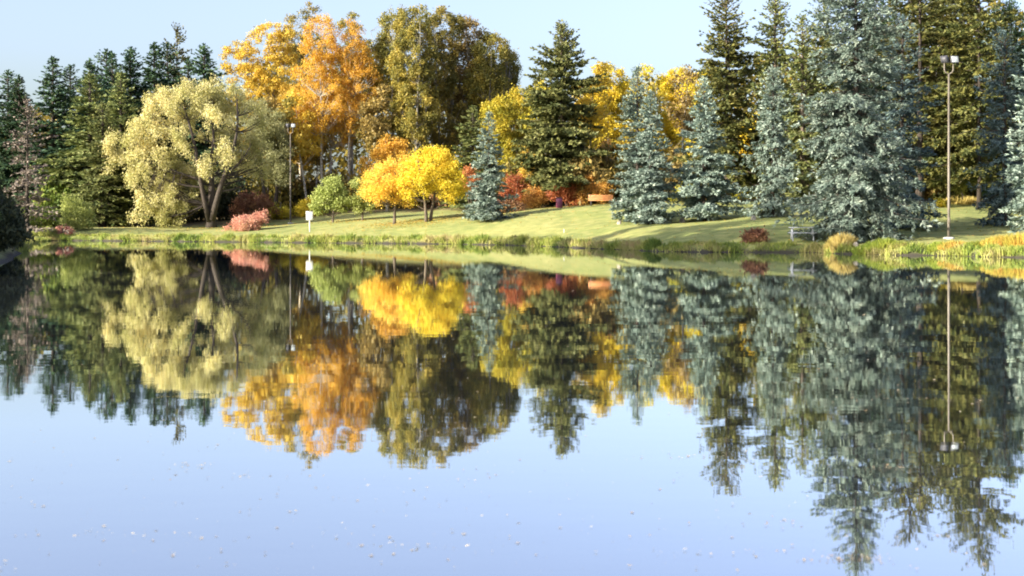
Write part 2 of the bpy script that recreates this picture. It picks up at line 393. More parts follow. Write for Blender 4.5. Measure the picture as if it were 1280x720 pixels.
# ------------------------------------------------------------------ water
def water_material():
    m, nt, out = new_mat('calm_lake_water'); N = nt.nodes; Lk = nt.links
    tc = N.new('ShaderNodeTexCoord')
    mp = N.new('ShaderNodeMapping'); mp.inputs['Scale'].default_value = (.8, 1.6, 1); Lk.new(tc.outputs['Object'], mp.inputs[0])
    n1 = N.new('ShaderNodeTexNoise'); n1.inputs['Scale'].default_value = 1.1; n1.inputs['Detail'].default_value = 2; Lk.new(mp.outputs[0], n1.inputs['Vector'])
    n2 = N.new('ShaderNodeTexNoise'); n2.inputs['Scale'].default_value = 7; n2.inputs['Detail'].default_value = 2; Lk.new(mp.outputs[0], n2.inputs['Vector'])
    # breeze patches: where the fine ripple is stronger
    mb = N.new('ShaderNodeMapping'); mb.inputs['Scale'].default_value = (.018, .11, 1); Lk.new(tc.outputs['Object'], mb.inputs[0])
    nb = N.new('ShaderNodeTexNoise'); nb.inputs['Scale'].default_value = 1.0; nb.inputs['Detail'].default_value = 3; Lk.new(mb.outputs[0], nb.inputs['Vector'])
    pr = N.new('ShaderNodeMapRange'); pr.inputs[1].default_value = .50; pr.inputs[2].default_value = .72; pr.inputs[3].default_value = .12; pr.inputs[4].default_value = 1.0
    Lk.new(nb.outputs[0], pr.inputs[0])
    ml = N.new('ShaderNodeMath'); ml.operation = 'MULTIPLY'; Lk.new(n2.outputs[0], ml.inputs[0]); Lk.new(pr.outputs[0], ml.inputs[1])
    b1 = N.new('ShaderNodeBump'); b1.inputs['Strength'].default_value = 1.0; b1.inputs['Distance'].default_value = .0009; Lk.new(n1.outputs[0], b1.inputs['Height'])
    b2 = N.new('ShaderNodeBump'); b2.inputs['Strength'].default_value = 1.0; b2.inputs['Distance'].default_value = .0004
    Lk.new(ml.outputs[0], b2.inputs['Height']); Lk.new(b1.outputs[0], b2.inputs['Normal'])
    gl = N.new('ShaderNodeBsdfGlossy'); gl.inputs['Roughness'].default_value = .012; gl.inputs[0].default_value = (.95,.97,.98,1)
    Lk.new(b2.outputs[0], gl.inputs['Normal'])
    df = N.new('ShaderNodeBsdfDiffuse'); df.inputs[0].default_value = (.05,.06,.065,1)
    fr = N.new('ShaderNodeFresnel'); fr.inputs['IOR'].default_value = 1.9
    Lk.new(b2.outputs[0], fr.inputs['Normal'])
    mr = N.new('ShaderNodeMapRange'); mr.inputs[1].default_value = 0; mr.inputs[2].default_value = .5; mr.inputs[3].default_value = .27; mr.inputs[4].default_value = .93
    Lk.new(fr.outputs[0], mr.inputs[0])
    mx = N.new('ShaderNodeMixShader'); Lk.new(mr.outputs[0], mx.inputs[0]); Lk.new(df.outputs[0], mx.inputs[1]); Lk.new(gl.outputs[0], mx.inputs[2])
    Lk.new(mx.outputs[0], out.inputs[0])
    return m
wm = mesh_np('lake_water', [(-60,-16,0), (130,-16,0), (130,125,0), (-60,125,0)], [[0,1,2,3]])
tag(obj('lake_water', wm, water_material()), kind='structure')

# ------------------------------------------------------------------ tree generators
def conifer_meshes(seed, H, R, z0=.06, tuft=.30, wh=.42, per=6, shape=.85, droop=.35, hang=.3, fill=1.0, rough=.2, bulge=0.0, gap=.05, twig=.26, lean=0.0, trunk_r=None, wfac=.30, nq=3, tsp=.14, tw=.48):
    rng = np.random.default_rng(seed)
    zs = []; z = H*z0
    while z < H*.985:
        zs.append(z); t = z/H; z += wh*(1.15 - .6*t)
    zs = np.array(zs)
    zb = np.repeat(zs, per) + rng.uniform(-.18, .18, len(zs)*per)
    az = rng.uniform(0, 2*PI, len(zb))
    t = np.clip((zb/H - z0)/(1-z0), 0, 1)
    prof = (1-t)**shape*(1-bulge*np.exp(-((t)/.12)**2))
    lump = 1 + rough*.7*np.sin(az*2+seed+zb*.55) + rough*.5*np.sin(az*3+zb*1.1+seed*2)
    L = R*prof*lump*rng.uniform(1-rough*1.3, 1+rough*.5, len(zb)) + .12
    keep = rng.uniform(size=len(zb)) > gap
    zb, az, t, L = zb[keep], az[keep], t[keep], L[keep]
    rad = np.stack([np.cos(az), np.sin(az), np.zeros_like(az)], 1)
    sid = np.stack([-np.sin(az), np.cos(az), np.zeros_like(az)], 1)
    a0 = np.interp(t, [0, .45, .85, 1], [-.28*droop/.35, -.05, .5, 1.3]) + rng.normal(0, .08, len(t))   # start slope
    sag = droop*np.interp(t, [0, .6, 1], [1, .7, 0])
    off = lean*zb
    def pos(b, s):
        l = L[b]*s
        zz = zb[b] + l*a0[b] - sag[b]*L[b]*(1.6*s**1.5 - 1.15*s**3.2)*.6
        return rad[b]*l[:, None] + np.stack([off[b], off[b]*0, zz], 1)
    # twigs along each branch
    nt_ = np.maximum(4, (L/twig*2.1*fill).astype(int) + 2)
    b = np.repeat(np.arange(len(L)), nt_)
    s = rng.uniform(.02, 1.0, len(b))**.85
    side = rng.choice([-1.0, 1.0], len(b))
    tl = (L[b]*wfac*(1.1-s)**.7 + .16)*rng.uniform(.6, 1.2, len(b))
    P0 = pos(b, s)
    ax = unit(pos(b, np.minimum(s+.04, 1.04)) - pos(b, s-.02))
    ang = rng.uniform(.5, 1.15, len(b))*side*(1-.75*sst(.88, 1, s))
    D = unit(ax*np.cos(ang)[:, None] + sid[b]*np.sin(ang)[:, None] - np.array([0, 0, 1.0])*(hang*rng.uniform(.3, 1.3, len(b))*np.interp(t[b], [0, .7, 1], [1, .6, 0]))[:, None])
    # needle tufts along each twig
    mt = np.maximum(1, (tl/tsp*fill).astype(int))
    w = np.repeat(np.arange(len(b)), mt)
    v = rng.uniform(0, 1, len(w))
    P = P0[w] + D[w]*(tl[w]*v)[:, None] - np.array([0, 0, 1.0])*(hang*.5*tl[w]*v*v)[:, None] + rng.normal(0, .025, (len(w), 3))
    P = np.repeat(P, nq, 0); Dw = np.repeat(D[w], nq, 0)
    Dd = unit(Dw + rng.normal(0, .36, (len(P), 3)) + np.array([0, 0, .12]))
    sc = np.repeat(np.interp(t[b][w], [0, .7, 1], [1, .85, .5]), nq)
    bw = b[w]; fc = np.repeat(rad[bw]*.7 + sid[bw]*(side[w]*.45)[:, None] + np.array([0, 0, .75]), nq, 0)
    ok = P[:, 2] > .12; P, Dd, sc, fc = P[ok], Dd[ok], sc[ok], fc[ok]
    V = leaf_quads(P, Dd, tuft*sc*rng.uniform(.7, 1.2, len(P)), tuft*tw*sc*rng.uniform(.7, 1.2, len(P)), rng, 0, fc, .32)
    # leader
    k = 40
    zt = rng.uniform(H*.94, H*1.0, k)
    Vt = leaf_quads(np.stack([lean*zt, zt*0, zt], 1), unit(rng.normal(0, .5, (k, 3)) + [0, 0, 1.0]), tuft*.8, tuft*.3, rng)
    crown = quads_mesh('crown', np.vstack([V, Vt]))
    g = Geo()
    tr = trunk_r or H*.0125+.03
    hh = np.linspace(-.3, H*.99, 9)
    g.tube(np.stack([lean*hh, .03*np.sin(hh), hh], 1), tr*np.interp(hh, [-.3, .3, 1, H], [1.5, 1.25, 1, .12]), 9)
    trunk = g.mesh('trunk', True)
    # branch wood
    sel = np.arange(len(L))[L > .5]
    g = Geo()
    ss = np.array([0, .35, .7, .97])
    ring = []
    for q in range(4):
        c = pos(sel, np.full(len(sel), ss[q])); rr = (tr*.16+.008)*(1-ss[q]*.85)
        up = np.array([0, 0, 1.0])
        ring.append(np.stack([c + up*rr, c + (-.87*sid[sel]-.5*up)*rr, c + (.87*sid[sel]-.5*up)*rr], 1))
    Vb = np.stack(ring, 1).reshape(-1, 3)            # branch, ring, 3
    base = np.arange(len(sel))[:, None, None]*12 + np.arange(3)[None, :, None]*3
    kk = np.arange(3)[None, None, :]
    i = base + kk; j = base + (kk+1) % 3
    Qb = np.stack([i, j, j+3, i+3], -1).reshape(-1, 4)
    limbs = mesh_np('branches', Vb, Qb)
    return trunk, limbs, crown

def blobby_points(rng, ells, n, surf=.55):
    """points in a union of ellipsoids (cx,cy,cz,rx,ry,rz), biased to the surface"""
    vol = np.array([e[3]*e[4]*e[5] for e in ells]); pr = vol/vol.sum()
    k = rng.choice(len(ells), n, p=pr)
    E = np.array(ells)[k]
    u = unit(rng.normal(size=(n, 3)))
    r = rng.uniform(0, 1, n)**(1/3.0); r = np.where(rng.uniform(size=n) < surf, rng.uniform(.72, 1.0, n), r)
    return E[:, :3] + u*r[:, None]*E[:, 3:6]

def leafy_meshes(seed, H, ells, n_clump=90, clump=.7, n_leaf=14000, leaf=.24, fine=1.0, trunk=(.18, .4), fork=None, droop=.25, flat=.7, surf=.6, hang=0.0, stems=1, spread=.3, twigs=True, jit=.2, base=.3, upright=.25, aspect=.62):
    """ells are crown masses. trunk = (radius, height fraction where it starts to fork)"""
    rng = np.random.default_rng(seed)
    n_clump = int(n_clump*fine**1.2); clump = clump/fine**.45; n_leaf = int(n_leaf*fine); leaf = leaf/fine**.42
    C = blobby_points(rng, ells, n_clump, surf)
    C = C[C[:, 2] > base]
    n_clump = len(C)
    cr = clump*rng.uniform(.6, 1.35, n_clump)
    k = rng.choice(n_clump, n_leaf, p=cr**2/np.sum(cr**2))
    u = unit(rng.normal(size=(n_leaf, 3)))
    r = rng.uniform(0, 1, n_leaf)**.55
    P = C[k] + u*(r*cr[k])[:, None]*np.array([1, 1, flat])
    if hang: P[:, 2] -= hang*rng.uniform(0, 1, n_leaf)**1.5*(.4+cr[k])
    P += rng.normal(0, jit*clump, P.shape)
    ok = P[:, 2] > base*.6; P = P[ok]; u = u[ok]; n_leaf = len(P)
    D = unit(rng.normal(size=(n_leaf, 3)) + np.array([0, 0, -droop - hang*.8]))
    V = leaf_quads(P, D, leaf*rng.uniform(.7, 1.3, n_leaf), leaf*aspect*rng.uniform(.7, 1.3, n_leaf), rng, .08, u + np.array([0, 0, .35]), .8)
    crown = quads_mesh('crown', V)
    tr, fk = trunk
    g = Geo(); paths = []
    for s_ in range(stems):
        a = 2*PI*s_/max(1, stems) + rng.uniform(0, 1)
        bx = np.array([np.cos(a), np.sin(a), 0])*(tr*1.3 if stems > 1 else 0)
        top = np.array([np.cos(a), np.sin(a), 0])*(spread*H*.35 if stems > 1 else rng.uniform(-.02, .02)*H)
        hh = np.linspace(-.3, H*.9, 10)
        q = np.clip(hh/(H*.9), 0, 1)
        pts = bx + top*(q**1.3)[:, None] + np.stack([.06*np.sin(hh*.8+s_)*q*2, .06*np.cos(hh*.7+s_)*q*2, hh], 1)
        rr = tr*np.interp(q, [0, .04, .1, 1], [1.5, 1.15, 1, .12])/(stems**.35)
        g.tube(pts, rr, 9); paths.append((pts, rr))
    trunk_m = g.mesh('trunk', True)
    g = Geo()
    if fork:
        for (pp, r0, r1) in fork:
            pp = np.array(pp, float)
            tt = np.linspace(0, 1, 9); ts = np.linspace(0, 1, len(pp))
            pts = np.stack([np.interp(tt, ts, pp[:, q]) for q in range(3)], 1)
            pts[1:-1] = (pts[:-2] + pts[2:] + 2*pts[1:-1])/4
            rr = np.interp(tt, [0, 1], [r0, r1])
            g.tube(pts, rr, 8); paths.append((pts, rr))
    allp = np.vstack([p for p, r in paths]); allr = np.concatenate([r for p, r in paths])
    if twigs:
        for c in C:
            dz = c[2] - allp[:, 2]
            cost = np.linalg.norm(allp - c, axis=1) + np.where(dz < .25*np.hypot(allp[:, 0]-c[0], allp[:, 1]-c[1]), 4, 0) + np.where(allp[:, 2] < H*fk*.6, 30, 0)
            i = int(np.argmin(cost)); p0 = allp[i]
            tt = np.linspace(0, 1, 5)[:, None]
            bend = np.array([0, 0, 1.0])*np.linalg.norm(c-p0)*-upright
            pts = p0*(1-tt) + c*tt + bend*(tt*(1-tt)) + rng.normal(0, .05, (5, 3))*(tt*(1-tt)*4)
            r0 = min(allr[i]*.45, .012 + .012*np.linalg.norm(c-p0))
            g.tube(pts, r0*np.array([1, .8, .6, .42, .2]), 4, False)
    limb_m = g.mesh('branches', True) if g.n else None
    return trunk_m, limb_m, crown

def plant(name, meshes, mats, label, cat, x, y, rz=0.0, s=1.0, group=None, sz=None, z=None):
    """meshes = trunk, branches, crown; mats = bark, foliage"""
    trunk, limbs, crown = meshes
    t = thing(name, label, cat, (x, y, (gz(x, y) if z is None else z) - .03), rz, group)
    t.scale = (s, s, sz if sz else s)
    def part(nm, me, mt, kind=None):
        if me is None: return
        if not me.materials: me.materials.append(mt)
        o = bpy.data.objects.new(nm, me); COL.objects.link(o); o.parent = t
        if me.materials[0] != mt:
            o.material_slots[0].link = 'OBJECT'; o.material_slots[0].material = mt
        if kind: o['kind'] = kind
    part('trunk', trunk, mats[0]); part('branches', limbs, mats[0], 'stuff'); part('crown', crown, mats[1])
    return t

def hgt(px, top, d):
    x = wx(px, d); return zat(top, d) - gz(x, d)

CACHE = {}
# generic conifers that are shared and scaled: unit design height 20 m
def generic(kind):
    if kind in CACHE: return CACHE[kind]
    if kind == 'dA': m = conifer_meshes(11, 20, 4.3, wh=.5, per=7, tuft=.46, shape=.88, droop=.3, hang=.35, rough=.28, gap=.08, twig=.33, tsp=.115, nq=2)
    if kind == 'dB': m = conifer_meshes(12, 20, 3.8, wh=.52, per=7, tuft=.5, droop=.45, hang=.45, rough=.35, gap=.12, twig=.33, shape=.82, tsp=.2, nq=2)
    if kind == 'dC': m = conifer_meshes(13, 20, 4.4, wh=.52, per=7, tuft=.5, droop=.2, hang=.25, rough=.3, gap=.15, twig=.33, shape=.92, z0=.1, tsp=.2, nq=2)
    if kind == 'dD': m = conifer_meshes(14, 20, 3.9, wh=.55, per=7, tuft=.5, droop=.35, hang=.3, rough=.4, gap=.2, twig=.33, shape=.78, z0=.16, tsp=.2, nq=2)
    if kind == 'pine': m = conifer_meshes(15, 20, 3.0, wh=.8, per=6, tuft=.5, droop=.1, hang=.1, rough=.5, gap=.3, twig=.34, shape=.42, z0=.3, tsp=.2, nq=2)
    if kind == 'rA': m = conifer_meshes(16, 20, 4.6, wh=.5, per=7, tuft=.34, droop=.35, hang=.4, rough=.35, gap=.1, twig=.34, shape=.62, z0=.08, tsp=.12, nq=2, trunk_r=.15)
    if kind == 'rB': m = conifer_meshes(17, 20, 4.3, wh=.55, per=7, tuft=.34, droop=.25, hang=.3, rough=.42, gap=.15, twig=.34, shape=.55, z0=.12, tsp=.12, nq=2, trunk_r=.15)
    CACHE[kind] = m
    return m

def gen_conifer(kind, px, top, d, wfac, mat, label, rz, group, name='spruce_tree', cat='spruce tree'):
    x = wx(px, d); h = hgt(px, top, d); s = h/20.0
    return plant(name, generic(kind), (M['bark_dark'], M[mat]), label, cat, x, d, rz, s*wfac*(1.5 if kind[0] == 'd' else .8), group, sz=s)

# ------------------------------------------------------------------ left spruce wood
GL = 'dark spruces in the left wood'
LEFT = [
 ('dB', 10, 88, 160, 1.0, 'dark_spruce', 'dark spruce at the far left edge of the wood, above the bare grey larch', .3),
 ('dA', 24, 94, 152, .9, 'dark_spruce', 'dark spruce just right of the leftmost one, behind the bare grey larch', 1.9),
 ('dC', 66, 72, 150, 1.0, 'dark_spruce', 'tall dark broad spruce rising between the grey larch and the green spruce pair', 3.1),
 ('dD', 88, 82, 166, .9, 'dark_spruce', 'narrow dark spruce half hidden behind the tall broad one on the left', 4.4),
 ('dA', 112, 74, 164, .9, 'dark_spruce', 'dark pointed spruce behind the taller green spruce at the left', 5.2),
 ('dB', 133, 62, 160, .95, 'dark_spruce', 'dark spruce with twin-looking tip behind the green spruce pair', .9),
 ('dC', 140, 66, 154, .7, 'dark_spruce', 'slender dark spruce touching the twin-looking tip spruce', 2.2),
 ('dA', 163, 60, 156, .95, 'dark_spruce', 'dark straight spruce left of the pale willow, tallest tip in its neighbourhood', 3.6),
 ('dB', 193, 54, 162, 1.0, 'dark_spruce', 'broad dark spruce rising above the left side of the pale willow', 4.9),
 ('dD', 209, 55, 168, .85, 'dark_spruce', 'dark spruce squeezed between the broad spruce and the sparse pine above the willow', 1.3),
 ('pine', 221, 34, 172, 1.0, 'olive_spruce', 'sparse open pine standing tallest above the pale willow', 2.6),
 ('dB', 235, 74, 160, .9, 'dark_spruce', 'short dark spruce behind the top of the pale willow', 5.6),
 ('dA', 255, 56, 158, .9, 'dark_spruce', 'small dark spruce tip standing alone right above the willow, left of the gold poplar', .2),
]
for k, px, top, d, wf, mat, lab, rz in LEFT:
    gen_conifer(k, px, top, d, wf, mat, lab, rz, GL, *(('pine_tree', 'pine tree') if k == 'pine' else ()))
GP = 'green spruces in front of the left wood'
for k, px, top, d, wf, lab, rz in (
 ('dC', 112, 92, 137, 1.15, 'sunlit green spruce with drooping boughs, left of the green spruce pair', 2.0),
 ('dB', 128, 128, 131, .95, 'shorter green spruce with dark trunk showing, between two taller sunlit green spruces', .7),
 ('dC', 151, 90, 134, .95, 'sunlit green spruce beside the pale willow with its bare trunk base showing', 4.0)):
    gen_conifer(k, px, top, d, wf, 'lit_spruce', lab, rz, GP)
m = conifer_meshes(21, 12, 3.3, wh=.5, per=6, tuft=.34, droop=.1, hang=.15, rough=.4, gap=.2, twig=.3, nq=2, tsp=.2, fill=.75, shape=.75)
x = wx(34, 118)
plant('larch_tree', m, (M['bark_dark'], M['grey_twig']), 'bare grey-brown larch with fine twigs at the left edge of the wood', 'larch tree', x, 118, 0, hgt(34, 125, 118)/12)

# ------------------------------------------------------------------ leafy trees: hand shaped crowns
def leafy(name, label, cat, px, d, top, ell_px, bark, leafm, seed, group=None, **kw):
    """ell_px: crown masses (px, py, half width px, half height px, depth offset m)"""
    x0 = wx(px, d); z0 = gz(x0, d); ppm = F/d
    H = zat(top, d) - z0
    ells = []
    for e in ell_px:
        ex, ey, ew, eh = e[:4]; dy = e[4] if len(e) > 4 else 0.0
        dp = e[5] if len(e) > 5 else 1.0
        ells.append(((ex-px)/ppm, dy, zat(ey, d) - z0, ew/ppm, ew/ppm*dp, eh/ppm))
    if H > 9: kw.setdefault('fine', 1.6)
    m = leafy_meshes(seed, H, ells, **kw)
    return plant(name, m, (M[bark], M[leafm]), label, cat, x0, d, 0, 1.0, group)

# willow by the water: two leaning limbs, hanging pale clumps
d = 130; ppm = F/d
def lp(px, py, dy=0): return ((px-264)/ppm, dy, zat(py, d) - gz(wx(264, d), d))
willow = leafy('willow_tree', 'big pale cream-yellow willow with two dark leaning limbs near the water', 'willow tree', 264, 130, 150,
  [(232,122,40,24,0), (205,135,30,24,-1), (192,160,26,22,-1.5), (160,180,26,20,-.5), (150,208,20,18,.5), (182,208,24,24,-1.5), (205,185,22,24,-1.5), (196,238,22,24,-1), (215,255,22,24,-1), (236,232,18,26,.5),
   (285,118,30,24,1.5), (262,104,24,14,1), (306,140,20,28,2), (262,150,26,26,3), (296,178,20,26,3.5), (232,165,18,26,1.5), (310,205,18,26,3), (268,200,20,26,4.5), (222,205,18,22,0), (240,200,20,30,3.5), (245,240,18,20,3), (185,262,16,14,-1), (215,225,26,26,1), (238,168,18,18,-2.6), (278,148,22,20,-2.2), (262,205,11,14,-2.6), (292,190,14,18,-2), (246,250,12,12,-1.5)],
  'bark_dark', 'willow', 31, trunk=(.42, .3), n_clump=430, clump=.50, n_leaf=56000, leaf=.23, fine=1.0, hang=.5, flat=1.1, droop=.6, surf=.75, base=.25, aspect=.36, jit=.3,
  fork=[([lp(262,276,-.3), lp(255,235,-1), lp(250,190,-1.6), lp(240,150,-1.4), lp(225,118,-.5)], .26, .06), ([lp(266,274,-.3), lp(276,240,-1), lp(290,205,-1.4), lp(300,165,-.8), lp(296,125)], .30, .06),
        ([lp(250,190,-1.5), lp(225,165,-1.5), lp(195,150,-1)], .14, .04), ([lp(254,225,-1), lp(225,215,-1.5), lp(180,195,-1)], .12, .03), ([lp(283,220,-1), lp(300,205,-.5), lp(315,185,-1)], .13, .04), ([lp(285,215,-1), lp(268,180,-.5), lp(265,130)], .13, .04)])
leafy('willow_tree', 'dim olive willow behind the lamp pole, right of the big pale willow', 'willow tree', 338, 146, 135,
  [(335,160,26,26), (345,190,22,30), (322,185,18,40,1), (312,140,22,22,2), (355,215,14,18)], 'bark_dark', 'willow_green', 32, trunk=(.3, .3), n_clump=110, clump=.7, n_leaf=12000, leaf=.26, hang=.35, droop=.4, stems=2, base=1.2, aspect=.42)

# tall gold / orange / olive group
GT = 'tall autumn poplars behind the lawn'
leafy('poplar_tree', 'sparse golden poplar left of the orange birches, rising over the willow', 'poplar tree', 325, 158, 28,
  [(330,60,28,32), (300,75,24,26), (345,95,28,40), (318,110,34,36), (355,55,20,26), (330,165,30,40)], 'bark_brown', 'gold', 41, GT, trunk=(.22,.3), n_clump=170, clump=.62, n_leaf=17000, leaf=.26, stems=2, spread=.25, base=3)
leafy('poplar_tree', 'green-gold poplar tip squeezed behind the left edge of the orange birches', 'poplar tree', 376, 168, 6,
  [(390,18,14,18), (372,50,22,34), (368,100,24,50), (376,170,30,50)], 'bark_grey', 'olive', 42, GT, trunk=(.22,.3), n_clump=120, clump=.7, n_leaf=12000, leaf=.28, base=3)
leafy('poplar_tree', 'olive-green poplar tip peeping above the orange birches', 'poplar tree', 440, 172, 12,
  [(438,30,14,18), (445,65,22,36), (440,125,28,60)], 'bark_grey', 'olive', 43, GT, trunk=(.22,.3), n_clump=100, clump=.7, n_leaf=10000, leaf=.28, base=3)
GB = 'orange birches with pale trunks'
for px, d, top, ells, lab, seed, leafc in (
 (402, 150, 20, [(400,50,22,34), (388,85,22,34), (405,125,26,42), (392,165,22,26)], 'tallest orange birch, its pale trunk leftmost of the birch stand', 44, 'orange'),
 (413, 152, 60, [(415,105,22,44), (425,150,22,36), (380,130,22,34)], 'middle orange birch of the stand with a close pale trunk', 45, 'orange'),
 (436, 151, 26, [(440,60,24,36), (452,100,22,42), (435,135,22,38), (456,150,14,24)], 'orange birch with a slanting pale trunk on the right of the stand', 46, 'orange'),
 (376, 156, 110, [(372,150,20,32), (380,185,18,22), (360,125,14,20)], 'amber birch with mottled leaves left of the orange stand, beside the lamp pole', 47, 'gold')):
    leafy('birch_tree', lab, 'birch tree', px, d, top, ells, 'bark_pale', leafc, seed, GB, trunk=(.17,.4), n_clump=150, clump=.46, flat=1.15, n_leaf=13000, leaf=.19, jit=.35, base=5, stems=1, upright=.3)
for px, d, top, ells, lab, seed, leafc, nl in (
 (490, 154, 12, [(492,40,20,28), (484,90,24,48), (500,150,24,50)], 'olive poplar directly right of the orange birches', 51, 'olive', 15000),
 (518, 150, 6, [(518,30,24,24), (515,75,30,44), (520,135,30,50)], 'tallest olive-gold poplar behind the yellow maples', 52, 'olive', 19000),
 (552, 155, 10, [(555,38,24,28), (548,85,26,44), (555,145,30,50)], 'dark olive poplar in the centre of the tall poplar group', 53, 'olive', 17000),
 (585, 158, 24, [(583,50,24,28), (580,95,28,42), (585,140,26,44)], 'brownish thinning poplar in the tall poplar group', 54, 'brown', 14000),
 (612, 156, 40, [(614,68,24,28), (606,105,28,36), (620,125,20,30)], 'olive poplar with bare tips at the right end of the tall group', 55, 'olive', 15000),
 (634, 160, 62, [(637,85,13,22), (630,120,18,30)], 'small olive poplar sloping down at the outer right of the tall group', 56, 'olive', 8000)):
    leafy('poplar_tree', lab, 'poplar tree', px, d, top, ells, 'bark_grey', leafc, seed, GT, trunk=(.24,.25), n_clump=180, clump=.52, flat=1.1, jit=.3, n_leaf=nl, leaf=.27, base=3.5, stems=3, spread=.3, upright=.4)
leafy('poplar_tree', 'low orange-gold poplar between the birches and the yellow maples', 'poplar tree', 484, 140, 165,
  [(478,195,14,22), (496,200,18,24), (462,205,12,18), (484,180,8,12)], 'bark_grey', 'orange', 57, trunk=(.14,.25), n_clump=60, clump=.55, n_leaf=5000, leaf=.23, base=1)

# small lawn trees
leafy('lawn_tree', 'small round light-green tree on the lawn left of the yellow maples', 'tree', 416, 125, 220,
  [(414,240,20,20), (402,250,14,16), (428,248,12,16), (414,228,12,10)], 'bark_brown', 'green', 61, trunk=(.09,.2), n_clump=110, clump=.4, n_leaf=9000, leaf=.16, base=.5)
leafy('lawn_tree', 'smaller yellow-green tree between the green tree and the apricot maple', 'tree', 453, 125, 222,
  [(450,240,14,18), (460,246,12,16), (448,254,12,10)], 'bark_brown', 'green', 62, trunk=(.08,.2), n_clump=80, clump=.4, n_leaf=6000, leaf=.16, base=.6)
leafy('maple_tree', 'apricot-yellow maple with a thin trunk, left of the brighter yellow maple', 'maple tree', 493, 118, 192,
  [(488,225,30,24), (478,240,22,18), (500,212,20,20), (465,232,14,14), (512,240,16,18)], 'bark_brown', 'apricot', 63, trunk=(.12,.3), n_clump=150, clump=.42, n_leaf=16000, leaf=.145, base=.8, jit=.4)
leafy('maple_tree', 'bright yellow maple with a forked trunk beside the small blue spruce', 'maple tree', 535, 116.6, 184,
  [(540,212,36,26), (520,225,24,22), (560,225,24,24), (568,242,14,14), (545,198,20,14), (515,242,16,12)], 'bark_brown', 'yellow', 64, trunk=(.17,.2), n_clump=210, clump=.42, n_leaf=23000, leaf=.145, base=1.0, jit=.4, stems=2, spread=.5)

# ------------------------------------------------------------------ centre
gen_conifer('dC', 591, 132, 134, 1.15, 'lit_spruce', 'sunlit green spruce behind the small blue spruce', 1.1, None)
x = wx(702, 124); h = hgt(702, 32, 124)
m = conifer_meshes(71, h, 4.7, wh=.45, per=8, tuft=.42, droop=.15, hang=.2, rough=.3, gap=.1, twig=.28, shape=.66, z0=.15, nq=2, tsp=.15, wfac=.34)
plant('spruce_tree', m, (M['bark_brown'], M['lit_spruce']), 'big irregular green spruce standing alone against the sky in the middle', 'spruce tree', x, 124)
GY = 'yellow poplars beyond the lawn'
for px, d, top, ells, lab, seed, leafc, nl in (
 (625, 142, 112, [(622,150,20,30), (615,185,18,26), (632,200,22,26)], 'lime-yellow poplar behind the small blue spruce', 81, 'limeyellow', 10000),
 (652, 144, 100, [(652,135,18,26), (660,175,22,34), (648,205,18,24)], 'yellow-green poplar just left of the big irregular green spruce', 82, 'limeyellow', 11000),
 (758, 146, 80, [(762,105,22,24), (750,140,24,34), (765,180,28,34)], 'yellow-green poplar just right of the big irregular green spruce', 83, 'yellowwood', 15000),
 (800, 148, 70, [(798,95,20,20), (790,130,26,34), (800,180,30,40)], 'yellow poplar rising behind the twin blue spruces', 84, 'yellowwood', 16000),
 (845, 150, 78, [(845,105,22,26), (850,150,26,36), (840,195,26,34)], 'golden-yellow poplar between the twin blue spruces and the broad blue spruce', 85, 'yellowwood', 16000),
 (878, 145, 80, [(875,108,18,26), (882,160,26,40), (880,205,24,30)], 'yellow poplar close to the left tall green spruce', 86, 'yellowwood', 14000),
 (938, 142, 150, [(935,180,22,36), (940,220,22,26), (920,215,20,24)], 'yellow poplar glowing between the broad and the narrow blue spruce', 87, 'yellow', 11000),
 (990, 140, 130, [(985,180,24,44), (1005,210,24,34)], 'yellow poplar glimpsed right of the narrow blue spruce', 88, 'yellowwood', 10000)):
    leafy('poplar_tree', lab, 'poplar tree', px, d, top, ells, 'bark_grey', leafc, seed, GY, trunk=(.18,.25), n_clump=110, clump=.72, n_leaf=nl, leaf=.26, base=2.0)

# blue spruces on the lawn
def blue(px, d, top, halfw, seed, label, mat='blue_spruce', bark='bark_dark', rz=0, **kw):
    x = wx(px, d); h = hgt(px, top, d); R = halfw*1.22/(F/d)
    a = dict(wh=.42, per=8, tuft=.28, tw=.36, droop=.2, hang=.22, rough=.17, gap=.03, twig=.27, shape=.98, z0=.04, nq=3, tsp=.10)
    a.update(kw)
    m = conifer_meshes(seed, h, R, **a)
    return plant('blue_spruce_tree', m, (M[bark], M[mat]), label, 'blue spruce', x, d, rz)
blue(611, 112, 140, 34, 91, 'small blue spruce standing alone on the lawn right of the yellow maples', shape=1.1, wh=.42, gap=.06, rough=.22)
blue(797, 101, 84, 31, 92, 'rear taller one of the twin blue spruces left of the broad blue spruce', shape=.8)
blue(813, 97, 114, 31, 93, 'front shorter one of the twin blue spruces, its skirt reaching the lawn', shape=.9)
blue(880, 98, 98, 43, 94, 'broad conical blue spruce right of the twin blue spruces', wh=.4, gap=.05, rough=.18, droop=.12)
blue(965, 94, 88, 25, 95, 'narrow blue-grey spruce with hanging boughs left of the largest one', shape=.42, droop=.6, hang=.75, rough=.3, wh=.4, z0=.02, lean=.012)
blue(1070, 79, -88, 68, 96, 'largest blue spruce towering out of the picture beside the picnic table', shape=.62, droop=.38, hang=.5, rough=.3, wh=.46, per=9, tuft=.29, tw=.33, z0=.06, twig=.34, tsp=.095, gap=.06)
blue(1128, 85, 20, 50, 97, 'dark blue-green spruce leaning into the right side of the largest blue spruce', 'shaded_blue', shape=.7, droop=.3, hang=.35, rough=.35, wh=.45, per=6, nq=2)
blue(1256, 86, 40, 40, 98, 'shadowy deep blue spruce right of the tall lamp post', 'shaded_blue', shape=.5, droop=.4, hang=.5, rough=.3, wh=.45, per=6, nq=2)
blue(1302, 78, 10, 40, 99, 'pale blue spruce cut off by the right edge of the picture', shape=.7, nq=2, wh=.42)
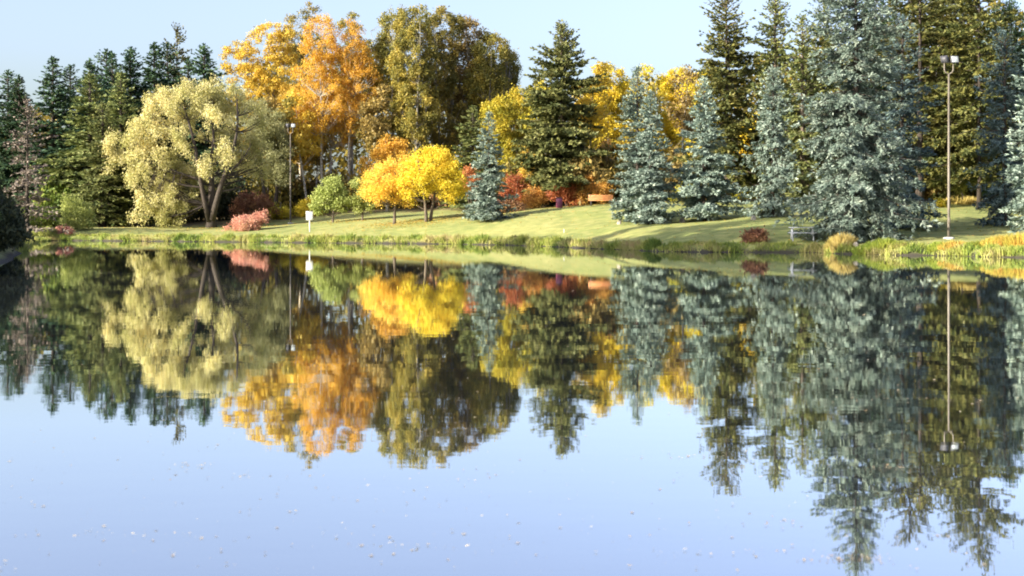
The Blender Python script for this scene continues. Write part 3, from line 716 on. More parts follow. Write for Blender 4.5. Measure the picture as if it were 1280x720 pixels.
# tall green conifers on the right
def tall(px, d, top, halfw, seed, label, mat, **kw):
    x = wx(px, d); h = hgt(px, top, d); R = halfw/(F/d)
    a = dict(wh=.45, per=8, tuft=.38, droop=.3, hang=.3, rough=.35, gap=.12, twig=.28, shape=.6, z0=.1, nq=2, tsp=.16)
    a.update(kw)
    m = conifer_meshes(seed, h, R, **a)
    return plant('spruce_tree', m, (M['bark_brown'], M[mat]), label, 'spruce tree', x, d)
tall(908, 116, -9, 54, 101, 'tall ragged green spruce behind the broad blue spruce', 'olive_spruce', shape=.55)
tall(969, 116, -7, 46, 102, 'tall green spruce behind the narrow blue-grey spruce', 'lit_spruce')
tall(1003, 106, 20, 34, 103, 'green spruce squeezed against the left side of the largest blue spruce', 'lit_spruce', z0=.04, shape=.5)
GR = 'olive spruces in the dark wood at the right'
RIGHT = [
 ('rB', 1030, 0, 118, 1.1, 'lit_spruce', 'green spruce behind the left half of the largest blue spruce', .4),
 ('rA', 1095, -20, 112, 1.2, 'dark_spruce', 'dark spruce behind the right half of the largest blue spruce', 1.4),
 ('pine', 1150, -35, 104, 1.5, 'olive_spruce', 'sparse pine with a pale bare trunk right of the largest blue spruce', 2.4),
 ('rB', 1137, -71, 108, 1.2, 'olive_spruce', 'olive spruce behind the sparse pale-trunked pine', 2.9),
 ('rA', 1176, -22, 116, 1.35, 'olive_spruce', 'olive spruce right behind the tall lamp post head', 3.3),
 ('rB', 1204, -60, 106, 1.2, 'olive_spruce', 'tall olive spruce just right of the lamp post head', 4.3),
 ('rB', 1224, -95, 100, 1.2, 'olive_spruce', 'very tall dark olive spruce between the lamp post and the shadowy blue spruce', 5.3),
 ('rA', 1262, 0, 108, 1.3, 'dark_spruce', 'dark spruce behind the shadowy deep blue spruce', .8),
 ('rA', 1298, 25, 102, 1.3, 'dark_spruce', 'dark spruce behind the pale blue spruce at the right edge', 1.8),
 ('rB', 1186, -5, 128, 1.4, 'olive_spruce', 'farther olive spruce glimpsed between the lamp post and the pine trunk', 2.7),
 ('rA', 1116, 0, 128, 1.4, 'olive_spruce', 'farther olive spruce seen past the right flank of the largest blue spruce', 3.9),
 ('rA', 1246, 10, 126, 1.5, 'dark_spruce', 'farther dark spruce deep in the wood left of the right edge', 4.6),
 ('rB', 1330, -10, 96, 1.2, 'dark_spruce', 'dark spruce just past the right edge of the picture', 5.1)]
for k, px, top, d, wf, mat, lab, rz in RIGHT:
    gen_conifer(k, px, top, d, wf, mat, lab, rz, GR, *(('pine_tree', 'pine tree') if k == 'pine' else ()))

# ------------------------------------------------------------------ shrubs
def shrub(label, px, d, top, ells, leafm, seed, n=5000, leaf=.15, clump=.35, nc=70, group=None, bark='bark_brown', name='shrub', cat='shrub', **kw):
    return leafy(name, label, cat, px, d, top, ells, bark, leafm, seed, group, trunk=(.06,.05), n_clump=nc, clump=clump, n_leaf=n, leaf=leaf, base=.05, stems=3, spread=1.0, surf=.5, jit=.4, droop=-.3, **kw)
shrub('pink-red bush spreading at the water edge right of the big willow', 304, 122, 262, [(306,282,20,8), (318,274,14,6), (286,288,15,5), (327,267,7,4), (298,281,12,8)], 'pink', 201, 9000, .15)
shrub('dull maroon bush in the shade behind the pink-red bush', 316, 142, 238, [(315,255,24,14), (300,262,16,10), (335,262,12,10)], 'maroon', 202, 5000, .2)
shrub('small pinkish bush at the water edge on the far left', 80, 119, 280, [(79,291,9,7), (73,296,8,5)], 'pink', 203, 2200, .14, .25, 30)
shrub('round yellow-green bush beside the small pinkish bush', 95, 123, 248, [(96,268,17,17), (90,256,12,10), (102,280,14,10)], 'green', 204, 7000, .15, .35, 90)
shrub('dark green rounded bush under the bare grey larch', 52, 121, 252, [(50,275,18,14), (38,268,12,12), (62,278,12,10)], 'shrubgreen', 205, 6000, .16)
shrub('low yellow-green bush on the lawn edge at the far left', 56, 118, 283, [(55,291,14,6), (115,294,6,3)], 'green', 206, 3000, .12, .25, 40)
for i, (px, d, top, e, mt, lab) in enumerate((
 (350, 146, 256, [(350,266,16,8), (338,262,10,7)], 'limeyellow', 'low yellow-green bush behind the left lamp pole'),
 (385, 146, 250, [(384,262,14,10), (398,264,10,8)], 'yellow', 'low yellow bush between the left lamp pole and the small green tree'),
 (590, 126, 206, [(588,225,10,14), (598,235,8,12)], 'red', 'vivid red bush peeping out left of the small blue spruce'),
 (642, 124, 212, [(640,230,12,14), (650,240,11,12), (634,248,11,9)], 'red', 'orange-red bush right of the small blue spruce'),
 (628, 118, 248, [(632,262,10,10), (644,262,10,8)], 'maroon', 'dark maroon bush at the foot of the orange-red bush'),
 (668, 122, 232, [(668,248,14,12), (662,256,12,8)], 'rust', 'golden-rust bush between the orange-red bush and the maroon bin'),
 (708, 121, 224, [(706,238,13,9), (696,243,10,8), (716,248,12,7)], 'red', 'red-orange bush in front of the big irregular green spruce'),
 (736, 121, 215, [(738,232,16,14), (750,240,14,14), (728,246,12,10)], 'rust', 'rust-orange bush above the left end of the orange bench'),
 (664, 126, 176, [(664,205,14,22), (672,225,12,16), (655,228,12,14)], 'gold', 'tall golden bush between the orange-red bush and the big irregular green spruce'),
 (730, 125, 168, [(732,195,15,24), (742,220,14,16), (724,224,12,14)], 'yellowwood', 'tall yellow bush just right of the big irregular green spruce trunk'),
 (760, 124, 165, [(760,195,14,24), (754,220,14,18), (768,230,12,18)], 'rust', 'tall orange bush left of the twin blue spruces'),
 (862, 118, 226, [(862,240,16,12), (850,246,12,8)], 'limeyellow', 'yellow bush between the twin and the broad blue spruces'),
 (930, 122, 228, [(930,242,14,12), (922,246,10,8)], 'limeyellow', 'yellow bush right of the broad blue spruce'),
 (1168, 102, 252, [(1168,266,10,8), (1176,262,8,6)], 'limeyellow', 'yellow-green bush on the lawn left of the tall lamp post'),
 (945, 80, 287, [(946,296,6,5), (940,298,5,4)], 'maroon', 'small maroon bush among the bank grasses left of the picnic table'))):
    shrub(lab, px, d, top, e, mt, 210+i, 3200 + int(sum(a[2]*a[3] for a in e)*4), .15, .35, 60)
# dark undergrowth bushes that close the wood behind the lawn
GU = 'undergrowth bushes along the wood edge'
rng = np.random.default_rng(5)
um = [leafy_meshes(300+k, 3.2, [(0,0,1.4,1.9,1.7,1.3), (.9,.3,1.1,1.3,1.2,1.0), (-1.0,-.2,1.0,1.2,1.2,.9)], trunk=(.06,.05), n_clump=60, clump=.5, n_leaf=3600, leaf=.24, base=.05, stems=3, spread=1.0) for k in range(3)]
UG = [(70,136,'shrubgreen',1.1,'behind the dark green rounded bush'), (110,142,'undergrowth',1.0,'in the shade left of the spruce trunks'), (140,144,'shrubgreen',1.2,'right behind the green spruce pair trunks'), (172,144,'shade',1.2,'left of the big willow skirt'),
      (205,143,'undergrowth',1.1,'behind the hanging skirt of the willow'), (240,146,'shade',1.2,'left of the willow trunk, deep in shade'), (283,148,'shade',1.1,'just right of the willow trunk'), (345,151,'undergrowth',1.3,'behind the low yellow-green bush'),
      (372,153,'brown',1.2,'among the birch trunks on the left'), (400,153,'undergrowth',1.1,'right behind the small round green tree'), (430,151,'brown',1.3,'below the slanting pale birch trunk'), (468,147,'undergrowth',1.4,'behind the apricot maple on its left'),
      (500,146,'brown',1.4,'behind the apricot maple on its right'), (530,144,'undergrowth',1.4,'behind the bright yellow maple'), (562,142,'maroon',1.3,'behind the right side of the bright yellow maple'), (590,138,'undergrowth',1.4,'behind the vivid red bush'),
      (655,132,'undergrowth',1.2,'behind the golden-rust bush'), (682,127,'shade',1.0,'left of the maroon bin'), (712,126,'undergrowth',1.1,'right of the maroon bin'), (745,123,'brown',1.2,'behind the orange bench'),
      (775,124,'undergrowth',1.2,'behind the left skirt of the twin blue spruces'), (840,126,'brown',1.3,'right of the twin blue spruces, in shade'), (900,127,'shade',1.3,'behind the right skirt of the broad blue spruce'), (945,127,'undergrowth',1.3,'left of the narrow blue-grey spruce foot'),
      (1000,118,'shade',1.3,'behind the picnic table, in deep shade'), (1050,114,'shade',1.3,'behind the foot of the largest blue spruce'), (1105,112,'undergrowth',1.1,'right of the foot of the largest blue spruce'), (1140,112,'brown',1.2,'under the sparse pale-trunked pine'),
      (1165,114,'undergrowth',1.4,'behind the yellow-green bush near the lamp post'), (1200,118,'brown',1.5,'right of the lamp post, beyond the lawn'), (1235,112,'undergrowth',1.4,'left of the shadowy blue spruce foot'), (1275,106,'shade',1.4,'behind the shadowy blue spruce foot')]
WORD = {'shrubgreen':'green', 'undergrowth':'olive-brown', 'shade':'dark', 'brown':'gold-brown', 'maroon':'maroon'}
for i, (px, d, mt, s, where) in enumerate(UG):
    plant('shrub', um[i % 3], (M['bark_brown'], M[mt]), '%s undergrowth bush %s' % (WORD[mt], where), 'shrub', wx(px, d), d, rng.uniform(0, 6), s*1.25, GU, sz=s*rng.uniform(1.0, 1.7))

# slim bare-stemmed trunks seen inside the wood, each with a thin high crown
GS = 'slim trunks inside the wood'
sm = [leafy_meshes(330+k, 12, [(0,0,9,1.6,1.6,3.2), (.5,.2,6.5,1.5,1.4,1.8)], trunk=(.13,.4), n_clump=50, clump=.6, n_leaf=3200, leaf=.27, base=4) for k in range(2)]
for i, (px, d, lean, bark, mt, lab) in enumerate((
 (335,150,.0,'bark_dark','brown','dark slim tree whose trunk stands just left of the left lamp pole'),
 (343,148,.05,'bark_dark','olive','dark slim tree with thick trunk left of the left lamp pole base'),
 (352,149,-.08,'bark_grey','brown','grey slim tree leaning left beside the left lamp pole'),
 (372,152,.10,'bark_grey','gold','grey slim tree leaning right between lamp pole and birches'),
 (385,149,-.12,'bark_pale','gold','pale slim tree leaning left under the orange birches'),
 (392,152,.08,'bark_pale','brown','pale slim tree right of the leaning one under the birches'),
 (459,150,.06,'bark_grey','olive','grey slim tree above the yellow-green lawn tree'),
 (474,149,-.04,'bark_dark','brown','dark slim tree between the birches and the olive poplars'),
 (670,132,.05,'bark_grey','limeyellow','grey slim tree left of the big irregular green spruce trunk'),
 (738,128,.0,'bark_grey','gold','grey slim tree above the orange bench'),
 (850,134,.06,'bark_grey','brown','grey slim tree in the gap right of the twin blue spruces'),
 (1163,112,.03,'bark_pale','olive','pale slim tree left of the tall lamp post'),
 (1212,116,-.03,'bark_grey','olive','grey slim tree right of the tall lamp post'))):
    t = plant('slim_tree', sm[i % 2], (M[bark], M[mt]), lab, 'tree', wx(px, d), d, 0, rng.uniform(.9, 1.15), GS)
    t.rotation_euler = (0, lean, 0)

# far-off wood that reads as one mass behind everything
def far_wood():
    rng = np.random.default_rng(77)
    Vs = []
    n = 50000
    u = rng.uniform(-75, 78, n); y = 188 + rng.uniform(0, 14, n)
    px = 640 + u/y*F
    top = np.interp(px, [-100, 60, 130, 260, 400, 620, 680, 860, 1000, 1400], [150, 150, 150, 120, 62, 95, 118, 106, 60, -20]) + 14*np.sin(px*.09) + 8*np.sin(px*.23+1)
    zt = EYE + (HOR - top)/F*y
    z = 3 + (zt-3)*rng.uniform(0, 1, n)**.9
    P = np.stack([u, y, z], 1)
    V = leaf_quads(P, unit(rng.normal(size=(n, 3)) + [0, 0, -.3]), rng.uniform(.5, .95, n), rng.uniform(.4, .7, n), rng)
    return V
fw = obj('far_woodland', quads_mesh('far_woodland', far_wood()), M['undergrowth'])
tag(fw, 'distant mixed woodland filling the gaps behind all the trees', 'woodland', kind='stuff')

# ------------------------------------------------------------------ left near bank: shaded trees, mostly out of frame
GN = 'near bank trees at the left'
nb = leafy_meshes(340, 9, [(0,0,4.5,3.0,3.0,3.6), (1.2,0,2.2,2.4,2.4,1.8), (-1,.5,6.3,2.0,2.0,2.0)], trunk=(.2,.15), n_clump=140, clump=.7, n_leaf=13000, leaf=.24, base=.2, stems=2, spread=.4)
for x, y, s, lab in ((-27.0,72,.45,'dark shaded tree overhanging the water at the left edge'), (-31.2,81,.62,'dark shaded tree behind the one overhanging the water at the left edge'),
                     (-35.2,92,.62,'dark olive tree on the left bank in front of the bare larch'), (-39.0,103,.6,'dark bush-like tree nearest the bare larch trunk')):
    plant('bank_tree', nb, (M['bark_dark'], M['shade']), lab, 'tree', x, y, s*7, s, GN, sz=s*.9)
for i, (x, y, s, lab) in enumerate(((-24.6,69.5,.8,'low dark bush at the waterline of the left bank, nearest the viewer'), (-26.2,74.5,.9,'low dark bush at the waterline of the left bank, second from the near end'),
        (-28.4,80,.9,'low dark bush at the waterline beneath the dark overhanging trees'), (-30.8,87,.9,'low dark bush at the waterline, in front of the dark olive tree'), (-33.2,94.5,.8,'low dark bush at the waterline left of the small pinkish bush'), (-23.4,65.5,.8,'low dark bush half outside the left edge of the picture'))):
    plant('shrub', um[i % 3], (M['bark_dark'], M['shade']), lab, 'shrub', x-.9, y, i*1.3, s, GN, sz=s*1.1)
GO = 'tall spruces on the near left bank'
for k, x, y, h, lab in (('dA',-37,66,23,'northernmost, beside the dark overhanging trees'), ('dB',-35,60,28,'between the shore and the wood'), ('dC',-31,53,25,'leaning row, middle of the bank'), ('dA',-40,50,28,'tallest, farthest from the water'),
                        ('dB',-27,50,22,'close to the water'), ('dA',-23.5,49,19,'nearest the water'), ('dC',-34,47.5,26,'behind the nearest one'), ('dA',-30,58,24,'inland of the overhanging trees'), ('dB',-45,70,22,'inland and farther north'), ('dC',-28.5,45,24,'southernmost'), ('dB',-52,50,25,'far inland, behind the row'), ('dA',-57,45,26,'far inland and farthest south'), ('dC',-50,58,24,'far inland and farthest north')):
    s = h/20.
    plant('spruce_tree', generic(k), (M['bark_dark'], M['dark_spruce']), 'tall dark spruce on the near left bank, ' + lab, 'spruce tree', x, y, x, s*1.15, GO, sz=s)

for i, (x, y, q, lab) in enumerate(((-37,56,2.7,'between the two tallest dark spruces'), (-31,49.5,2.4,'behind the dark spruce nearest the water'), (-44,51,2.9,'inland behind the spruce row'), (-40,72,2.2,'inland behind the overhanging bank trees'))):  # unseen trees added to widen the shadow bands on the lawn
    plant('poplar_tree', nb, (M['bark_dark'], M['olive']), 'unseen large leafy tree added for shade on the near left bank, ' + lab, 'poplar tree', x, y, i*1.4, q*.8, 'unseen leafy trees added for shade on the near left bank', sz=q)

# ------------------------------------------------------------------ bank grasses
def blades(rng, x, y, h, w, lean=.35, nper=1):
    z = ground(x, y)
    P = np.stack([x, y, z-.03], 1)
    D = unit(rng.normal(0, lean, (len(x), 3))*[1, 1, 0] + [0, 0, 1.0])
    return leaf_quads(P, D, h, w, rng, .05)
def bank_grass():
    rng = np.random.default_rng(9)
    pts = LAKE[3:33]
    seg = np.linalg.norm(np.diff(pts, axis=0), axis=1); cum = np.concatenate([[0], np.cumsum(seg)])
    n = 75000
    s = rng.uniform(0, cum[-1], n)
    cx = np.interp(s, cum, pts[:, 0]); cy = np.interp(s, cum, pts[:, 1])
    dens = .55 + .45*np.sin(s*1.7)*np.sin(s*.63+1) + .25*np.sin(s*5.1)
    band = rng.uniform(0, 1, n)**1.5*1.7
    x = cx + rng.normal(0, .12, n); y = cy + band
    sd = lake_sd(x, y)
    tuft = .5 + .5*np.sin(x*3.1+np.sin(y*2.3)*2)*np.sin(x*1.27+.7)
    patch = .5 + .5*np.sin(x*.83+1.3*np.sin(x*.31))
    keep = (sd > -.12) & (rng.uniform(size=n) < (.12+.88*tuft)*(.45+.55*patch))
    x, y, sd, tuft = x[keep], y[keep], sd[keep], tuft[keep]
    h = (.18 + .48*tuft)*rng.uniform(.5, 1.25, len(x))*np.interp(sd, [0, .5, 1.8], [1.1, 1, .35])
    h *= np.interp(x, [-40, -20, 0, 8, 14, 20, 26], [.65, .95, .9, .75, .72, .7, .8])
    return blades(rng, x, y, h, .035+.03*rng.uniform(size=len(x)))
tag(obj('bank_grass', quads_mesh('bank_grass', bank_grass()), M['reed']), 'band of mixed green and straw grasses lining the far bank', 'grass', kind='stuff')

def grass_clump(px, d, rw, h, n, mat, label, seed, rd=None, group=None):
    rng = np.random.default_rng(seed)
    x0 = wx(px, d)
    a = rng.uniform(0, 2*PI, n); r = np.sqrt(rng.uniform(0, 1, n))
    x = r*np.cos(a)*rw; y = r*np.sin(a)*(rd or rw*.6)
    z = ground(x0+x, d+y) - gz(x0, d)
    P = np.stack([x, y, z-.04], 1)
    out = np.stack([x/rw, y/rw, np.zeros(n)], 1)*.45
    D = unit(out + rng.normal(0, .18, (n, 3))*[1, 1, 0] + [0, 0, 1.0])
    hh = h*.78*(1.05-.45*r**2)*rng.uniform(.6, 1.15, n)
    V1 = leaf_quads(P, D, hh, .05, rng, .03)
    o = obj('grass_clump', quads_mesh('grass_clump', V1), M[mat], loc=(x0, d, gz(x0, d)))
    return tag(o, label, 'grass clump', group)
GG = 'grass clumps on the right bank'
grass_clump(1041, 76.6, .38, .75, 700, 'goldgrass', 'slim golden grass clump on the bank right of the picnic table', 401, group=GG)
grass_clump(1054, 75.4, .55, 1.0, 1200, 'goldgrass', 'tallest golden grass clump below the largest blue spruce', 402, group=GG)
grass_clump(1083, 73.9, .7, .62, 1300, 'limegrass', 'lime-green grass clump in front of the pale boulders', 403, group=GG)
grass_clump(1103, 73.6, .8, .68, 1500, 'limegrass', 'bright lime grass mound left of the shaded bank stretch', 404, group=GG)
grass_clump(1125, 73.0, .5, .45, 700, 'reed', 'low green grass clump on the shaded bank stretch', 405, group=GG)
grass_clump(1172, 71.8, .5, .5, 900, 'limegrass', 'yellow-green grass clump just left below the tall lamp post', 406, group=GG)
grass_clump(1192, 71.5, .75, .55, 1300, 'sedge', 'orange-tipped sedge clump below the tall lamp post', 407, group=GG)
grass_clump(1222, 71.0, .8, .5, 1400, 'limegrass', 'lime sedge clump right of the lamp post sedge', 408, group=GG)
grass_clump(1250, 70.6, .9, .75, 1900, 'sedge', 'large yellow-orange sedge clump near the right edge', 409, group=GG)
grass_clump(1276, 70.2, .9, .9, 2000, 'sedge', 'orange sedge clump touching the right edge of the picture', 410, group=GG)
grass_clump(1205, 106, 1.6, .9, 1500, 'goldgrass', 'tan tall grass patch at the top of the right lawn', 411, group=GG)

# ------------------------------------------------------------------ stones
M['stone'] = rough_mat('pale_boulder_stone', [(.16,.14,.11), (.28,.25,.20), (.38,.35,.30)], 7, bump=.6)
def stone(px, d, w, h, seed, label):
    rng = np.random.default_rng(seed)
    nu, nv = 14, 8
    V = []
    for j in range(nv+1):
        th = PI*j/nv
        for i in range(nu):
            ph = 2*PI*i/nu
            r = 1 + .16*math.sin(2*ph+seed)*math.sin(th) + .10*math.sin(3*ph+seed*2+th*2) + .05*math.sin(5*ph+th*4+seed)
            p = np.array([math.sin(th)*math.cos(ph), math.sin(th)*math.sin(ph)*.8, math.cos(th)])*r
            V.append((p[0]*w/2, p[1]*w/2, max(p[2], -.6)*h*.7 + h*.2))
    Q = []
    for j in range(nv):
        for i in range(nu):
            a = j*nu+i; b = j*nu+(i+1) % nu
            Q.append([a, a+nu, b+nu, b])
    x = wx(px, d)
    o = obj('boulder', mesh_np('boulder', V, Q, smooth=True), M['stone'], loc=(x, d, gz(x, d)-.02), rz=seed)
    tag(o, label, 'boulder')
stone(1092, 74.6, .62, .42, 1, 'largest pale boulder behind the lime grass, below the largest blue spruce')
stone(1070, 74.9, .38, .3, 2, 'small pale boulder between the golden and lime grass clumps')
stone(1107, 74.9, .4, .3, 3, 'pale boulder right of the largest boulder')
stone(853, 97.5, .42, .42, 4, 'small tan stone on the lawn between the twin and broad blue spruces')
stone(774, 99.5, .34, .3, 5, 'small brown stone on the lawn left of the twin blue spruces')
stone(942, 92, .35, .35, 6, 'small tan stone on the lawn left of the narrow blue-grey spruce')

# ------------------------------------------------------------------ lamp posts
M['pole'] = rough_mat('weathered_grey_pole', [(.10,.085,.065), (.19,.165,.13)], 5, .6, .1, .2, (1,1,.2))
M['lamp_grey'] = rough_mat('lamp_housing_grey', [(.06,.06,.07), (.10,.10,.11)], 8, .5, .05, .3)
M['lamp_face'] = rough_mat('lamp_glass_frosted', [(.30,.34,.34), (.52,.55,.53)], 14, .15, .02)
M['concrete'] = rough_mat('concrete_footing', [(.42,.40,.36), (.6,.58,.53)], 9, .9, .3)
def rotm(rx, rz):
    cx, sx = math.cos(rx), math.sin(rx); cz, sz = math.cos(rz), math.sin(rz)
    return np.array([[cz,-sz,0],[sz,cz,0],[0,0,1]]) @ np.array([[1,0,0],[0,cx,-sx],[0,sx,cx]])
def lamp_post(px, d, top, label, yaw=(0.15, 2.35), hs=1.0):
    x = wx(px, d); z0 = gz(x, d); H = zat(top, d) - z0
    t = thing('lamp_post', label, 'lamp post', (x, d, z0), 0, 'floodlight lamp posts on the lawn')
    Geo().tube([(0,0,-.15), (0,0,.07), (0,0,.10)], [.30, .30, .27], 16).build('footing', M['concrete'], t)
    Hp = H - 1.0*hs
    Geo().tube([(0,0,.1), (0,0,.5), (0,0,Hp)], [.085, .078, .048], 12).build('pole', M['pole'], t, smooth=True)
    Geo().box((0,-.11,1.0), (.10,.05,.34), bev=.01).build('hatch', M['pole'], t)
    a = np.linspace(PI, 2*PI, 11)
    pts = [(-.24*hs,0,Hp+.62*hs)] + [(.24*hs*math.cos(q), 0, Hp+.24*hs+.24*hs*math.sin(q)) for q in a] + [(.24*hs,0,Hp+.62*hs)]
    Geo().tube(pts, .035, 8).build('bracket', M['pole'], t, smooth=True)
    for sx, yw, tilt in ((-1, yaw[1], .45), (1, yaw[0], .30)):
        R = rotm(-tilt, yw)
        c = np.array((sx*.27*hs, -.05, Hp+.74*hs))
        g = Geo().box((0,0,0), (.46*hs,.16*hs,.42*hs), bev=.03)
        V = np.vstack(g.V); V[:, [0, 2]] *= np.where(V[:, 1] > 0, .72, 1.0)[:, None]; g.V = [V @ R.T + c]
        fl = g.build('floodlight', M['lamp_grey'], t)
        g2 = Geo().box(c + R @ np.array((0,-.088*hs,0)), (.37*hs,.02,.33*hs), R, .005); g2.build('glass', M['lamp_face'], fl)
        g3 = Geo()
        for dx, dz, sx_, sz_ in ((0,.185,.43,.04), (0,-.185,.43,.04), (.205,0,.03,.33), (-.205,0,.03,.33)):
            g3.box(c + R @ np.array((dx*hs,-.092*hs,dz*hs)), (sx_*hs,.035,sz_*hs), R, .005)
        g3.build('rim', M['lamp_grey'], fl)
    return t
lamp_post(1186, 77, 69, 'tall lamp post with two floodlights on the right lawn before dark spruces')
lamp_post(363, 139, 154, 'distant lamp post with two floodlights left of the white sign board')

# ------------------------------------------------------------------ sign, bench, bin, picnic table, stake
M['white'] = rough_mat('white_painted_board', [(.45,.45,.44), (.60,.60,.59)], 5, .5, .05)
M['white_wood'] = rough_mat('shade_greyed_painted_planks', [(.30,.32,.36), (.46,.48,.52)], 7, .6, .2, 0, (.3,1,1))  # the table's shade is put into the greyed plank colour
M['orange_wood'] = rough_mat('varnished_orange_slats', [(.40,.16,.06), (.60,.28,.11)], 8, .5, .2, 0, (.3,1,1))
M['bin'] = rough_mat('maroon_painted_drum', [(.16,.03,.07), (.26,.06,.11)], 6, .5, .1)
M['dark_metal'] = rough_mat('dark_metal', [(.03,.03,.03), (.07,.065,.06)], 8, .5, .1, .5)
x = wx(387, 117); z0 = gz(x, 117); H = zat(264.6, 117) - z0
t = thing('park_sign', 'white blank sign board on a post near the bank, beside the distant lamp post', 'sign', (x, 117, z0))
Geo().box((0,0,(H-.1)/2-.1), (.10,.08,H-.1+.2), bev=.01).build('post', M['white'], t)
Geo().box((0,-.075,H-.36), (.56,.05,.68), bev=.012).build('board', M['white'], t)
Geo().box((0,-.075,H+.02), (.62,.10,.04), bev=.01).build('cap', M['white'], t)

x = wx(751, 114.5); z0 = gz(x, 114.5)
t = thing('park_bench', 'orange slatted bench at the top of the lawn, left of the twin blue spruces', 'bench', (x, 114.5, z0), .06)
W = 2.0
for k in range(4): Geo().box((0, .02+.02*k, .46+.125*k), (W,.035,.105), bev=.008).build('slat', M['orange_wood'], t)
for k in range(3): Geo().box((0, -.42+.13*k, .43), (W,.11,.035), bev=.008).build('seat_slat', M['orange_wood'], t)
for s in (-1, 1):
    Geo().box((s*.82, -.2, .2), (.06,.5,.42), bev=.01).build('leg', M['dark_metal'], t)
    Geo().box((s*.82, .075, .62), (.05,.04,.5), bev=.008).build('back_post', M['dark_metal'], t)

x = wx(699, 116); z0 = gz(x, 116)
t = thing('litter_bin', 'maroon drum litter bin at the wood edge left of the orange bench', 'litter bin', (x, 116, z0))
Geo().tube([(0,0,.03), (0,0,.06), (0,0,.78), (0,0,.80)], [.25,.27,.27,.25], 20).build('drum', M['bin'], t, smooth=True)
for z in (.28, .54): Geo().tube([(0,0,z-.015), (0,0,z+.015)], [.28,.28], 20).build('hoop', M['bin'], t)
Geo().tube([(0,0,.80), (0,0,.84), (0,0,.90)], [.26,.27,.14], 20).build('lid', M['dark_metal'], t, smooth=True)

x = wx(1003, 80.2); z0 = gz(x, 80.2)
t = thing('picnic_table', 'pale grey-white picnic table in the shade left of the largest blue spruce', 'picnic table', (x, 80.2, z0+.02), -.12)
W = 1.5
for k in range(5): Geo().box((0, -.32+.16*k, .74), (W,.145,.04), bev=.008).build('tabletop_plank', M['white_wood'], t)
for s in (-1, 1):
    for k in (0, 1): Geo().box((0, s*(.66+.15*k), .44), (W,.135,.04), bev=.008).build('seat_plank', M['white_wood'], t)
    Geo().box((s*.52, 0, .40), (.045,1.6,.08), bev=.008).build('seat_bearer', M['white_wood'], t)
    Geo().box((s*.52, 0, .695), (.045,.72,.05), bev=.008).build('top_bearer', M['white_wood'], t)
    for q in (-1, 1):
        Geo().tube([(s*.57, q*.62, -.02), (s*.57, q*.24, .68)], [.045,.045], 4).build('leg', M['white_wood'], t)

x = wx(705, 100); z0 = gz(x, 100)
tag(Geo().box((0,0,.1), (.05,.05,.34), bev=.01).build('lawn_stake', M['white'], None, (x, 100, z0)), 'short white stake in the open lawn below the maroon bin', 'stake')
# utility box by the pink bush
# ------------------------------------------------------------------ fallen leaves
def floating_leaf_mesh(seed):
    rng = np.random.default_rng(seed)
    n = 7; V = []; Q = []
    for i in range(n):
        u = i/(n-1); w = .36*math.sin(PI*u**.8)**.8 + .004
        c = .10*math.sin(PI*u)*rng.uniform(.5, 1.2)
        V += [(u-.5, w, .03+c*.4+.05*w), (u-.5, w*.1, .01), (u-.5, -w, .03+c*.3)]
    for i in range(n-1):
        for k in range(2): Q.append([i*3+k, i*3+k+1, i*3+k+4, i*3+k+3])
    return mesh_np('floating_leaf', V, Q)
fl = [floating_leaf_mesh(k) for k in range(4)]
for q in fl: q.materials.append(M['tan'])
rng = np.random.default_rng(3)
LP = [(26,622),(54,633),(19,670),(48,669),(130,658),(129,676),(191,676),(252,673),(270,671),(216,695),(77,604),(185,552),(272,556),(235,582),(228,584),(305,594),(447,626),(531,623),(467,658),(487,672),(464,695),(492,693),(515,688),(580,668),(452,682),
      (732,545),(650,575),(825,612),(915,672),(945,696),(670,694),(647,679),(860,571),(1172,670),(1230,706),(1040,695),(1048,699),(1075,700),(1090,703),(1102,704),(1120,587),(1112,585),(790,641),(40,600),(12,577),(118,548),(346,660),(362,640),(620,594),(612,597),(880,570),(1185,671),(1210,708),(300,640),(700,660),(980,650),(560,700),(395,610)]
for i, (px, py) in enumerate(LP):
    d = dshore(py); big = rng.uniform(.016, .034)
    o = obj('floating_leaf', fl[i % 4], loc=(wx(px, d), d, .003), rz=rng.uniform(0, 6)); o.scale = (big, big, big)
    tag(o, 'curled tan fallen leaf floating on the calm open water', 'leaf', 'fallen leaves floating on the near water')
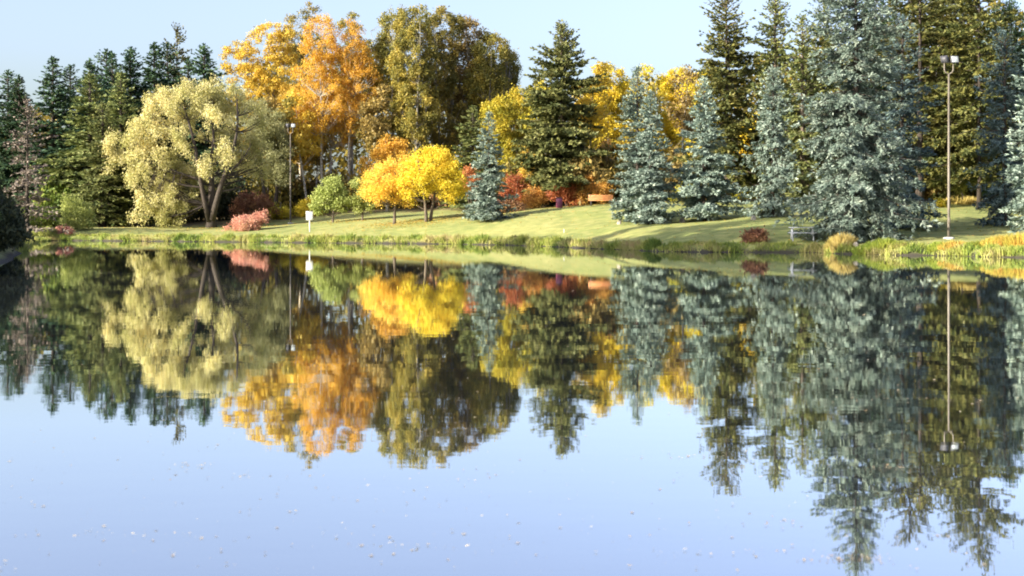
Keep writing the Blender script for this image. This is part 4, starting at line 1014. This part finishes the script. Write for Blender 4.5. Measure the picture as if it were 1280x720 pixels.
def drift():
    rng = np.random.default_rng(8)
    n1 = 900
    py = rng.uniform(304, 715, n1); px = rng.uniform(-40, 1320, n1)
    # drift lines in the dark reflection on the right
    for (cx, cy, w, n) in ((1120,586,25,40), (1060,700,35,70), (860,571,40,25), (1000,330,180,60), (960,317,120,60), (240,582,25,16), (1130,500,60,30), (1230,500,50,20), (430,500,90,30), (520,540,60,22), (240,455,80,20), (900,480,90,30), (720,360,200,60), (1180,345,100,50), (60,340,60,50), (500,683,60,26), (130,668,50,22), (900,690,70,24), (300,596,50,16), (1000,655,60,18)):
        px = np.concatenate([px, rng.normal(cx, w, n)]); py = np.concatenate([py, rng.normal(cy, 2.2, n)])
    py = np.maximum(py, 303); d = F*EYE/(py-HOR); x = (px-640)/F*d
    k = lake_sd(x, d) < -.2; x, d = x[k], d[k]; n = len(x)
    s = (.006 + .016*rng.uniform(0, 1, n)**2.5)*np.interp(d, [7, 20, 60], [.7, 1.2, 2.2])
    a = rng.uniform(0, 2*PI, n)
    ux = np.stack([np.cos(a), np.sin(a), rng.uniform(-.1, .25, n)], 1)*s[:, None]; vx = np.stack([-np.sin(a), np.cos(a), rng.uniform(-.1, .25, n)], 1)*s[:, None]*.6
    C = np.stack([x, d, np.full(n, .006) + s*.25], 1)
    V = np.stack([C-ux, C-vx, C+ux, C+vx], 1).reshape(-1, 3)
    return V
tag(obj('drifting_specks', quads_mesh('drifting_specks', drift()), M['tan']), 'tiny drifting leaf specks scattered over the whole water surface', 'leaf litter', kind='stuff')
def lawn_leaves():
    rng = np.random.default_rng(18)
    n = 9000
    x = rng.uniform(-40, 34, n); y = rng.uniform(68, 150, n)
    for (px, d, r, m_) in ((493,118,2.6,900), (535,116.6,3.2,1500), (453,125,1.5,250), (416,125,1.6,250), (264,129,4.5,900), (700,121,5,700), (755,119,4,700), (910,117,6,700)):
        x = np.concatenate([x, rng.normal(wx(px, d)+.8, r, m_)]); y = np.concatenate([y, rng.normal(d, r*.8, m_)])
    sd = lake_sd(x, y); k = (sd > .8) & (y < np.interp(x, _wd[:,0], _wd[:,1]) + 4)
    x, y = x[k], y[k]; n = len(x)
    z = ground(x, y) + .03
    a = rng.uniform(0, 2*PI, n); s = rng.uniform(.04, .09, n)
    ux = np.stack([np.cos(a), np.sin(a), rng.uniform(-.4, .4, n)], 1)*s[:, None]; vx = np.stack([-np.sin(a), np.cos(a), rng.uniform(-.4, .4, n)], 1)*s[:, None]*.6
    C = np.stack([x, y, z], 1)
    return np.stack([C-ux, C-vx, C+ux, C+vx], 1).reshape(-1, 3)
tag(obj('fallen_leaves', quads_mesh('fallen_leaves', lawn_leaves()), M['sedge']), 'scattered yellow fallen leaves on the lawn', 'leaf litter', kind='stuff')
